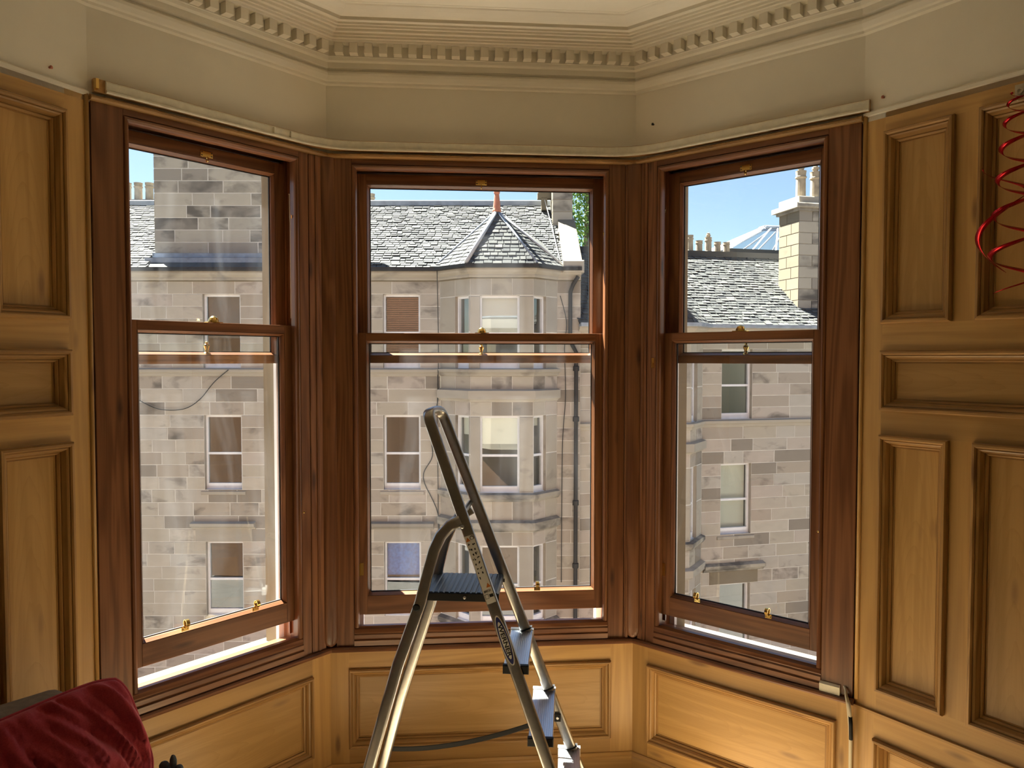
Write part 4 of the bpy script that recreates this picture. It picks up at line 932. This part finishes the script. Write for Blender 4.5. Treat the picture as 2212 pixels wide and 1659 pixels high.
# glass roof lantern
LB, LT_ = [FG(6.9, 5.85, -4.6), FG(12.4, 5.85, -4.6), FG(12.4, 5.85, -8.2), FG(6.9, 5.85, -8.2)], [FG(9.3, 6.98, -6.2), FG(10.9, 6.98, -6.2), FG(10.9, 6.98, -6.6), FG(9.3, 6.98, -6.6)]
LN = mk('roof_lantern', *boxv(FG, 6.8, 12.5, 5.2, 5.86, -8.3, -4.5), MT['gutter'], TG)
for i in range(4):
    j = (i + 1) % 4; mk('pane', [LB[i], LB[j], LT_[j], LT_[i]], [(0, 1, 2, 3)], MT['farglass'], LN, fix=False)
    for t in [k / 6 for k in range(7)]:
        v, f = tube([LB[i].lerp(LB[j], t), LT_[i].lerp(LT_[j], t)], .032, 6); mk('glazing_bar', v, f, MT['white'], LN)
v, f = tube(LT_ + [LT_[0]], .07, 6); mk('ridge_bar', v, f, MT['lead'], LN)

# ---- tree behind the gable
tb = FG(4.9, GZ, -14); TT = thing('tree', tb, 'tall leafy green tree rising behind the terrace gable', 'tree')
v, f = tube([tb, tb + Vector((.1, 0, 8)), tb + Vector((0, .1, 15)), tb + Vector((.1, 0, 20.5))], [.35, .28, .18, .05], 8); mk('trunk', v, f, MT['bark'], TT)
V, F = [], []; r2 = random.Random(4)
for k in range(5200):
    h = r2.uniform(11, 22.5); rr = 1.05 * math.sqrt(r2.random()) * (1 if h < 19 else (22.7 - h) / 3.7) * (.7 + .5 * math.sin(h * 2.1) ** 2); t = r2.uniform(0, 6.283)
    c = tb + Vector((rr * math.cos(t), rr * math.sin(t), h)); a = Vector((r2.gauss(0, 1), r2.gauss(0, 1), r2.gauss(0, 1))).normalized() * .10; b = a.cross(Vector((r2.gauss(0, 1), r2.gauss(0, 1), r2.gauss(0, 1)))).normalized() * .06
    i = len(V); V += [c - a, c + b, c + a, c - b]; F.append((i, i + 1, i + 2, i + 3))
o = mk('foliage', V, F, MT['leaf'], TT, fix=False); o['kind'] = 'stuff'
# ------------------------------------------------------------------ step ladder
LW = (RH * .077 + FH * .997).normalized(); LA = (RH * .997 - FH * .077).normalized(); LO_ = Vector((CAM.x, CAM.y, 0)) + FH * 2.93
def lp(p, q, z): return LO_ + LA * p + LW * q + UP * z
def st_p(z): return -.327 + (1.832 - z) * .3775
def sf_p(z): return -.296 + (1.847 - z) * .3618
qn = lambda z: -.055 - (1.83 - z) * .150
qf = lambda z: .055 + (1.84 - z) * .125
LD = thing('step_ladder', lp(0, 0, 0), 'aluminium step ladder with a hand hoop standing in front of the middle window', 'step ladder')
sdir = (lp(st_p(1.6), 0, 1.6) - lp(st_p(.2), 0, .2)).normalized(); HN = sdir.cross(LW).normalized()
path = [lp(st_p(z), qn(z), z) for z in (0.03, .3, .6, .9, 1.2, 1.5, 1.70, 1.77)]
tn, tf = path[-1], lp(sf_p(1.77), qf(1.77), 1.77)
arc = []
for k in range(1, 12):
    w = math.pi * k / 12; c = (tn + tf) / 2; h = (tf - tn) / 2
    arc.append(c - h * math.copysign(abs(math.cos(w)) ** .6, math.cos(w)) + sdir * (math.sin(w) ** .75 * .07))
path += arc + [lp(sf_p(z), qf(z), z) for z in (1.77, 1.70, 1.5, 1.2, .9, .6, .3, .03)]
v, f = tube(path, .0225, 14, ry=.0135, wide=HN); mk('hand_hoop', v, f, MT['alu'], LD, smooth=True)
for q, sp_ in ((qn, st_p), (qf, sf_p)):
    v, f = tube([lp(sp_(0), q(0), 0), lp(sp_(.07), q(.07), .07)], .028, 10, ry=.017, wide=HN); mk('rubber_foot', v, f, MT['black'], LD)
near = [(-.185, -.118, 1.425), (-.225, -.118, 1.405), (-.262, -.119, 1.365), (-.288, -.121, 1.31), (-.312, -.128, 1.22), (-.337, -.145, 1.114), (-.416, -.18, .886), (-.514, -.228, .519), (-.645, -.28, .03)]
far = [(-.175, .105, 1.425), (-.215, .106, 1.40), (-.255, .107, 1.355), (-.285, .109, 1.29), (-.312, .115, 1.18), (-.347, .124, 1.025), (-.484, .163, .608), (-.573, .196, .28), (-.642, .22, .03)]
for pth in (near, far):
    v, f = tube([lp(*p) for p in pth],   .0225, 14, ry=.0135, narrow=LW); mk('rear_leg', v, f, MT['alu'], LD, smooth=True)
    p0, p1 = pth[-1], pth[-2]; e = lp(*p0) + (lp(*p0) - lp(*p1)).normalized() * .0
    v, f = tube([lp(p0[0] - .008, p0[1], 0), lp(p0[0] + .01, p0[1], .07)], .027, 10, ry=.018, narrow=LW); mk('rubber_foot', v, f, MT['black'], LD)
# platform with ribs
pz = 1.151
top = [(-.335, pz - .004)]
x = -.33
while x < -.055: top += [(x, pz - .003), (x + .003, pz), (x + .014, pz), (x + .017, pz - .003)]; x += .0205
top += [(-.045, pz - .004), (-.045, pz - .028), (-.335, pz - .028)]
q0, q1 = -.122, .13; n = len(top)
V = [lp(p, q0, z) for p, z in top] + [lp(p, q1, z) for p, z in top]
PF = mk('platform', V, [(k, (k + 1) % n, n + (k + 1) % n, n + k) for k in range(n)] + [tuple(range(n))[::-1], tuple(range(n, 2 * n))], MT['platform'], LD)
LPF = lambda u, z, d: lp(u, q0 - d, z)
v, f = boxv(LPF, -.338, -.04, pz - .034, pz - .003, 0, .008, .002); mk('platform_edge', v, f, MT['black'], PF)
v, f = boxv(lambda u, z, d: lp(u, q1 + d, z), -.338, -.04, pz - .034, pz - .003, 0, .008, .002); mk('platform_edge', v, f, MT['black'], PF)
def disc(c, nrm, r, t, nm, mat, par, seg=14):
    v, f = lathe(c, nrm, [(r, 0), (r, t * .7), (r * .7, t)], seg); return mk(nm, v, f, mat, par)
disc(lp(-.17, q0 - .008, pz - .018), -LW, .006, .004, 'rivet', MT['tread'], PF)
disc(lp(-.349, -.160, 1.10), -LW, .014, .006, 'leg_pivot', MT['black'], LD)
disc(lp(-.178, -.134, 1.405), -LW, .008, .004, 'rivet', MT['tread'], LD)
v, f = tube([lp(-.178, -.1, 1.452), lp(-.178, .1, 1.452)], .011, 8); mk('hinge_bar', v, f, MT['alu'], LD)
# treads
for tz, p0 in ((.903, -.017), (.640, .0755), (.373, .181), (.115, .275)):
    w = .092; qa, qb = -.192 - (.9 - tz) * .05, .198 + (.9 - tz) * .115
    pr = [(p0, tz - .028), (p0, tz - .003)]
    x = p0 + .002
    while x < p0 + w - .006: pr += [(x, tz - .0008), (x + .001, tz), (x + .0052, tz), (x + .0062, tz - .0008)]; x += .0075
    pr += [(p0 + w, tz - .003), (p0 + w, tz - .028)]; n = len(pr)
    V = [lp(p, qa, z) for p, z in pr] + [lp(p, qb, z) for p, z in pr]
    td = mk('tread', V, [(k, (k + 1) % n, n + (k + 1) % n, n + k) for k in range(n)] + [tuple(range(n))[::-1], tuple(range(n, 2 * n))], MT['tread'], LD)
    v, f = boxv(lambda u, z, d: lp(u, qa - d, z), p0 - .002, p0 + w + .002, tz - .031, tz + .002, -.012, .006, .003); mk('end_cap', v, f, MT['black'], td)
    v, f = boxv(lambda u, z, d: lp(u, qb + d, z), p0 - .002, p0 + w + .002, tz - .031, tz + .0025, -.022, .004, .003); mk('end_cap', v, f, MT['screen'], td)
    for q, sp_ in ((qf, sf_p),):
        v, f = tube([lp(sp_(tz + .007), q(tz), tz + .003), lp(sp_(tz + .002), q(tz), tz + .009)], .029, 12, ry=.017, wide=HN); mk('collar', v, f, MT['black'], td)
# straps
def strap(pts, nm='strap'):
    v, f = tube([lp(*p) for p in pts], .011, 6, ry=.0012, narrow=LW); mk(nm, v, f, MT['black'], LD, smooth=False)
def curve(a, b, sag, n=14): return [(a[0] + (b[0] - a[0]) * t, a[1] + (b[1] - a[1]) * t, a[2] + (b[2] - a[2]) * t - sag * 4 * t * (1 - t) * (1 - .3 * t)) for t in [k / n for k in range(n + 1)]]
strap(curve((-.545, .205, .357), (.182, .218, .525), .045)); strap(curve((-.56, -.262, .335), (.19, -.172, .43), .045))
for p, q, z in ((-.552, .19, .357), (.178, .198, .525)):
    v, f = boxv(lambda u, zz, d: lp(u, q - d, zz), p - .014, p + .014, z - .017, z + .017, 0, .006, .002); b_ = mk('strap_bracket', v, f, MT['black'], LD)
    disc(lp(p, q - .006, z), -LW, .006, .003, 'rivet', MT['tread'], b_)
# labels on the near stile
lu = -sdir; lv = HN if HN.dot(LA) > 0 else -HN       # along the stile downwards, across it to the right
face = (-LW)
def on_stile(z, s, t, h):
    """point on the outer face of the near stile: s along it, t across it, h proud"""
    base = lp(st_p(z), qn(z), z); sd = (lp(st_p(.5), qn(.5), .5) - lp(st_p(1.5), qn(1.5), 1.5)).normalized(); nn = sd.cross(lv).normalized(); nn = nn if nn.dot(face) > 0 else -nn
    return base + sd * s + lv * t + nn * (.0138 + h)
def oval(z, rs, rt, h, nm, mat, par, seg=40):
    V = [on_stile(z, rs * math.cos(2 * math.pi * k / seg), rt * math.sin(2 * math.pi * k / seg), h) for k in range(seg)]; W2 = [on_stile(z, rs * math.cos(2 * math.pi * k / seg), rt * math.sin(2 * math.pi * k / seg), h - .001) for k in range(seg)]
    return mk(nm, W2 + V, [tuple(range(seg)), tuple(range(seg, 2 * seg))] + [(k, (k + 1) % seg, seg + (k + 1) % seg, seg + k) for k in range(seg)], mat, par)
NAVY = flat('navy_print', (.015, .02, .12), .5); INK = flat('black_ink', (.01, .01, .01), .6); ORANGE = flat('orange_print', (.55, .16, .02), .6)
zb = .995
bd = oval(zb, .094, .0192, .0006, 'brand_badge', MT['screen'], LD); oval(zb, .089, .0164, .0010, 'badge_ring', NAVY, bd); oval(zb, .070, .0116, .0014, 'badge_field', MT['screen'], bd)
def text(body, z, s, t, size, sx, h, mat, par, nm):
    cu = bpy.data.curves.new(nm, 'FONT'); cu.body = body; cu.size = size; cu.align_x = 'CENTER'; cu.align_y = 'CENTER'; cu.extrude = .0002; cu.offset = size * .03
    o = bpy.data.objects.new(nm, cu); COL.objects.link(o); dg = bpy.context.evaluated_depsgraph_get(); me = bpy.data.meshes.new_from_object(o.evaluated_get(dg)); bpy.data.objects.remove(o); bpy.data.curves.remove(cu)
    me.materials.clear(); me.materials.append(mat)
    c = on_stile(z, s, t, h); X = (on_stile(z, s + .01, t, h) - c).normalized(); Y = (on_stile(z, s, t + .01, h) - c).normalized(); Z = X.cross(Y)
    if Z.dot(face) < 0: Y = -Y; Z = -Z
    Mx = Matrix((X * sx, Y, Z)).transposed().to_4x4(); Mx.translation = c; ob = bpy.data.objects.new(nm, me); place(ob, Mx, par); return ob
text('WERNER', zb, 0, 0, .0225, 1.32, .0018, INK, bd, 'badge_lettering')
def plate(z, s0, s1, t0, t1, h, nm, mat, par):
    V = [on_stile(z, s, t, hh) for hh in (h - .0006, h) for s, t in ((s0, t0), (s1, t0), (s1, t1), (s0, t1))]
    return mk(nm, V, [(0, 1, 2, 3), (4, 5, 6, 7), (0, 1, 5, 4), (1, 2, 6, 5), (2, 3, 7, 6), (3, 0, 4, 7)], mat, par)
zs = 1.37
wl = plate(zs, 0, .262, -.0178, .0178, .0008, 'warning_label', MT['screen'], LD)
def tri(s, t, r, nm, mat, h=.0014):
    V = [on_stile(zs, s + a, t + b, hh) for hh in (h - .0004, h) for a, b in ((r * .8, -r), (r * .8, r), (-r, 0))]; return mk(nm, V, [(0, 1, 2), (3, 4, 5), (0, 1, 4, 3), (1, 2, 5, 4), (2, 0, 3, 5)], mat, wl)
tri(.014, -.008, .009, 'hazard_triangle', ORANGE); tri(.196, .009, .009, 'hazard_triangle', ORANGE)
cD = on_stile(zs, .012, .009, .001); disc(cD, face, .0082, .0008, 'read_symbol', INK, wl); disc(cD + face * .0008, face, .0055, .0005, 'read_symbol', MT['screen'], wl)
r3 = random.Random(3)
gl_ = []
for i in range(8):
    s = .034 + i * .0185
    for t in (-.009, .008):
        if i == 7 and t > 0: continue
        for k in range(3):
            a, b = s + r3.uniform(-.004, .004), t + r3.uniform(-.004, .004); w_, h_ = r3.uniform(.001, .0035), r3.uniform(.0008, .0028)
            V = [on_stile(zs, x, y, .0012) for x, y in ((a - w_, b - h_), (a + w_, b - h_), (a + w_, b + h_), (a - w_, b + h_))] + [on_stile(zs, x, y, .0008) for x, y in ((a - w_, b - h_), (a + w_, b - h_), (a + w_, b + h_), (a - w_, b + h_))]
            gl_.append((V, [(0, 1, 2, 3), (4, 5, 6, 7), (0, 1, 5, 4), (1, 2, 6, 5), (2, 3, 7, 6), (3, 0, 4, 7)]))
v, f = join(*gl_); mk('pictograms', v, f, INK, wl)
def text_across(body, z, s, size, par):
    o = text(body, z, s, 0, size, 1, .0012, INK, par, 'label_lettering')
    c = on_stile(z, s, 0, .0012); X = (on_stile(z, s, .01, .0012) - c).normalized(); Y = -(on_stile(z, s + .01, 0, .0012) - c).normalized(); Z = X.cross(Y)
    Mx = Matrix((X, Y, Z)).transposed().to_4x4(); Mx.translation = c; o.matrix_basis = Mx; WM[o.name] = Mx
text_across('EN131', zs, .2165, .0105, wl)
plate(zs, .226, .243, -.016, -.002, .0012, 'mark_box', INK, wl); plate(zs, .2275, .2415, -.0145, -.0035, .0015, 'mark_box', MT['screen'], wl)
plate(zs, .229, .2405, .001, .0155, .0012, 'mark_lozenge', INK, wl)

# ------------------------------------------------------------------ sofa, red cushion, soft toy
E_ = -(RH * -.637 + FH * -.772).normalized(); NF = (RH * .772 + FH * -.637).normalized()      # E_: towards the window end
SO = Vector((CAM.x, CAM.y, 0)) + RH * -1.326 + FH * 2.35
def sp(s, n, z): return SO + E_ * s + NF * n + UP * z
def pillow_box(P, u0, u1, z0, z1, d0, d1, r=.04, n=6):
    """soft box with rounded edges"""
    bm = bmesh.new(); bmesh.ops.create_cube(bm, size=1)
    for v in bm.verts: v.co = Vector(((u0 + u1) / 2 + v.co.x * (u1 - u0), (d0 + d1) / 2 + v.co.y * (d1 - d0), (z0 + z1) / 2 + v.co.z * (z1 - z0)))
    bmesh.ops.bevel(bm, geom=bm.edges[:], offset=r, segments=4, profile=.5, affect='EDGES')
    V = [P(v.co.x, v.co.y, v.co.z) for v in bm.verts]; bm.verts.index_update(); F = [tuple(v.index for v in f.verts) for f in bm.faces]; bm.free(); return V, F
MT['taupe'] = flat('taupe_fabric', (.23, .19, .145), .9, var=.2, vscale=40, bmp=.3)
SF = thing('sofa', sp(-.6, .2, 0), 'taupe fabric sofa standing against the pine pier behind the red cushion', 'sofa')
def sofa_part(nm, u0, u1, n0, n1, z0, z1, r): v, f = pillow_box(sp, u0, u1, z0, z1, n0, n1, r); return mk(nm, v, f, MT['taupe'], SF, smooth=True)
sofa_part('backrest', -1.35, -.05, -.14, 0, .12, .988, .045)
sofa_part('seat', -1.35, .035, .005, .62, .12, .45, .05); sofa_part('seat_cushion', -1.34, .03, .006, .63, .452, .675, .06)
sofa_part('arm', .045, .21, .005, .66, .12, .60, .05)
for s, n in ((-1.25, -.1), (-1.25, .5), (.06, -.1), (.06, .5)):
    v, f = lathe(sp(s, n, 0), UP, [(.02, 0), (.03, .125)], 10); mk('leg', v, f, MT['stain'], SF)
# cushion
m, nt, b = new_mat('red_fabric'); v_, rnd = coords(nt); nn_ = noise(nt, v_, 220, 3)
nt.links.new(ramp(nt, nn_, [(.3, (.42, .045, .062)), (.7, (.53, .065, .082))]), b.inputs['Base Color']); b.inputs['Roughness'].default_value = .85; b.inputs['Specular IOR Level'].default_value = .2
b.inputs['Sheen Weight'].default_value = .35; b.inputs['Sheen Tint'].default_value = (.9, .45, .45, 1); bump(nt, b, nn_, .15, .002); MT['red'] = m
from mathutils import noise as mnoise
LEAN = math.radians(30)
CV0 = (UP * math.cos(LEAN) - NF * math.sin(LEAN)).normalized(); TH = math.radians(6.5); CX = E_ * math.cos(TH) + CV0 * math.sin(TH); CV = CV0 * math.cos(TH) - E_ * math.sin(TH); CN = E_.cross(CV).normalized(); CN = CN if CN.dot(NF) > 0 else -CN
CT = Vector((CAM.x, CAM.y, 0)) + RH * -1.200 + FH * 2.265 + UP * 1.085      # top corner at the window end
CW, CHh = .62, .34
def cush(s, t):
    """s,t in 0..1 across the cushion, returns centre-plane point and edge weight"""
    x, y = s * 2 - 1, t * 2 - 1; k = .86          # rounded square outline
    sx = x * (1 - .075 * (abs(y) ** 5)); sy = y * (1 - .12 * (abs(x) ** 6))
    return CT - CX * (CW * (1 - (sx + 1) / 2)) - CV * (CHh * (1 - (sy + 1) / 2)), (1 - abs(x) ** 2.6) * (1 - abs(y) ** 2.6)
NX, NY = 70, 54; V, F = [], []
for side in (1, -1):
    for i in range(NX + 1):
        for j in range(NY + 1):
            s, t = i / NX, j / NY; p, w = cush(s, t); th = .095 * (max(w, 0) ** .42)
            if side > 0:
                g = s - .22 * (1 - t); pu = (abs(mnoise.noise(Vector((g * 11, t * 1.3, 0)))) - .22) * .15 + (abs(mnoise.noise(Vector((g * 24, t * 1.8, 4)))) - .2) * .055
                edge = min(1, 4 * w) * (.5 + .5 * (1 - t)); th += pu * edge
                th += .009 * math.sin(g * 60 + 3 * mnoise.noise(Vector((s * 4, t * 4, 2)))) * math.exp(-((1 - t) / .16) ** 2) * min(1, 6 * w)
            V.append(p + CN * (th * side))
    o_ = 0 if side > 0 else (NX + 1) * (NY + 1)
    for i in range(NX):
        for j in range(NY):
            a = o_ + i * (NY + 1) + j; F.append((a, a + NY + 1, a + NY + 2, a + 1))
CU = thing('cushion', CT - UP * .55, 'large plump crimson cushion with corded edge leaning on the sofa back', 'cushion')
body = mk('cover', V, F, MT['red'], CU, smooth=True)
loop = [cush(1, k / 40)[0] for k in range(41)] + [cush(1 - k / 50, 1)[0] for k in range(1, 51)] + [cush(0, 1 - k / 40)[0] for k in range(1, 41)] + [cush(k / 50, 0)[0] for k in range(1, 51)]
v, f = tube(loop, .0065, 8, cap=False); mk('piping', v, f, MT['red'], CU, smooth=True)
# grey soft toy on the sofa arm
MT['plush'] = flat('grey_plush', (.10, .115, .13), 1.0, var=.35, vscale=60, bmp=.8)
TP = Vector((CAM.x, CAM.y, 0)) + RH * -1.066 + FH * 2.30
tv = thing('soft_toy', TP + UP * .60, 'small grey plush toy with upright ears sitting on the sofa arm', 'soft toy')
def blob(c, r, nm):
    bm = bmesh.new(); bmesh.ops.create_icosphere(bm, subdivisions=3, radius=1)
    V = []
    for q in bm.verts:
        k = 1 + .10 * mnoise.noise(q.co * 5 + Vector(c) * 10); V.append(Vector(c) + Vector((q.co.x * r[0] * k, q.co.y * r[1] * k, q.co.z * r[2] * k)))
    bm.verts.index_update(); F = [tuple(q.index for q in fc.verts) for fc in bm.faces]; bm.free(); return mk(nm, V, F, MT['plush'], tv, smooth=True)
blob(TP + UP * .655, (.045, .04, .055), 'body'); blob(TP + UP * .735, (.033, .03, .034), 'head')
blob(TP + RH * .008 + UP * .778, (.011, .009, .024), 'ear'); blob(TP - RH * .020 + UP * .766, (.016, .012, .016), 'ear'); blob(TP + RH * .026 + UP * .757, (.013, .012, .014), 'ear')

# ------------------------------------------------------------------ white box and cables on the window board
P = WP['R']
JB = thing('junction_box', P(.78, .5565, .0), 'small white plastic junction box with two cables on the end of the window board', 'junction box')
pr = [(-.03, .557), (.0145, .557), (.0155, .584), (.010, .590), (-.03, .590)]; n = 5
V = [P(u, z, d) for u in (.748, .815) for d, z in pr]; mk('case', V, [(k, (k + 1) % n, n + (k + 1) % n, n + k) for k in range(n)] + [tuple(range(n))[::-1], tuple(range(n, 2 * n))], MT['track'], JB)
v, f = lathe(P(.785, .590, -.008), UP, [(.002, 0), (.0015, .0008)], 8); mk('screw', v, f, MT['wire'], JB)
def cab(pts, r, lab, mat='cable'):
    v, f = tube(pts, r, 8); return mk('cable', v, f, MT[mat], JB, smooth=True, label=lab)
cab([P(.806, .590, -.012), P(.822, .592, -.004), P(.834, .583, .012), P(.840, .565, .026), P(.846, .54, .030), P(.848, .50, .024), P(.849, .465, .016), P(.850, .42, .011), P(.850, .3, .009), P(.850, .09, .009)], .0052, 'thin cream cable looping over the box and down the corner')
cab([P(.816, .566, -.014), P(.833, .566, .004), P(.842, .556, .020), P(.8515, .545, .031), P(.855, .52, .0335), P(.8565, .48, .029), P(.857, .42, .026), P(.857, .3, .0255), P(.857, .09, .0255)], .0062, 'thicker cream cable partly bound with black tape in the corner')
v, f = tube([P(.8555, .505, .031), P(.8565, .475, .0285), P(.857, .44, .0265), P(.857, .425, .026)], .0078, 8); mk('tape_wrap', v, f, MT['black'], JB, smooth=True, label='black tape round the thicker cable')

# ------------------------------------------------------------------ red spiral streamer on the pier
P = WP['RP']; nr = WALL['RP'][2]; ur = WALL['RP'][1]
hk = thing('adhesive_hook', P(.455, 2.44, .002), 'clear plastic adhesive hook high on the pine pier', 'hook')
CLEAR = flat('clear_plastic', (.5, .42, .28), .15, spec=.8)
v, f = boxv(P, .441, .473, 2.425, 2.462, .0005, .002, .0005); mk('pad', v, f, CLEAR, hk)
v, f = join(tube([P(.455 + .007 * math.cos(t), 2.442 + .008 * math.sin(t), .006) for t in [k * math.pi / 8 for k in range(17)]], .0022, 6, cap=False), tube([P(.455, 2.434, .004), P(.455, 2.418, .012), P(.456, 2.412, .022)], .002, 6)); mk('loop', v, f, CLEAR, hk)
MT['foil'] = flat('red_foil', (.50, .012, .02), .22, .75)
def ribbon(pts, wdt, n0):
    V, F = [], []
    for i, (p, (w, rd)) in enumerate(zip(pts, wdt)):
        V += [p + rd * w, p - rd * w]
        if i: F.append((2 * i - 2, 2 * i, 2 * i + 1, 2 * i - 1))
    return V, F
def helix(cu, cd, z0, z1, r0, r1, turns, ph, power=1.3, n=260):
    out, wd_ = [], []
    for k in range(n + 1):
        t = k / n; a = ph + turns * 2 * math.pi * t ** .82; r = r0 + (r1 - r0) * t ** .8; z = z0 + (z1 - z0) * t ** power
        out.append(P(cu + r * math.cos(a), z, cd + r * math.sin(a))); rd = (ur * math.cos(a) + nr * math.sin(a) + UP * .75).normalized(); wd_.append(((.0035 + .0055 * min(1, t * 2.5)) * min(1, (1 - t) * 12 + .1), rd))
    return out, wd_
ST = thing('streamer', P(.47, 1.9, .1), 'shiny red foil spiral streamer hanging from the clear hook on the pier', 'streamer')
for cu, z0, z1, r0, r1, tn_, ph, nm in ((.478, 2.415, 1.875, .012, .060, 7.0, 2.0, 'spiral'), (.452, 2.22, 1.94, .050, .062, 1.3, 2.6, 'spiral_tail')):
    o_, w_ = helix(cu, .082, z0, z1, r0, r1, tn_, ph); v, f = ribbon(o_, w_, nr); s_ = mk(nm, v, f, MT['foil'], ST, smooth=True, fix=False)
    md = s_.modifiers.new('thickness', 'SOLIDIFY'); md.thickness = .0004
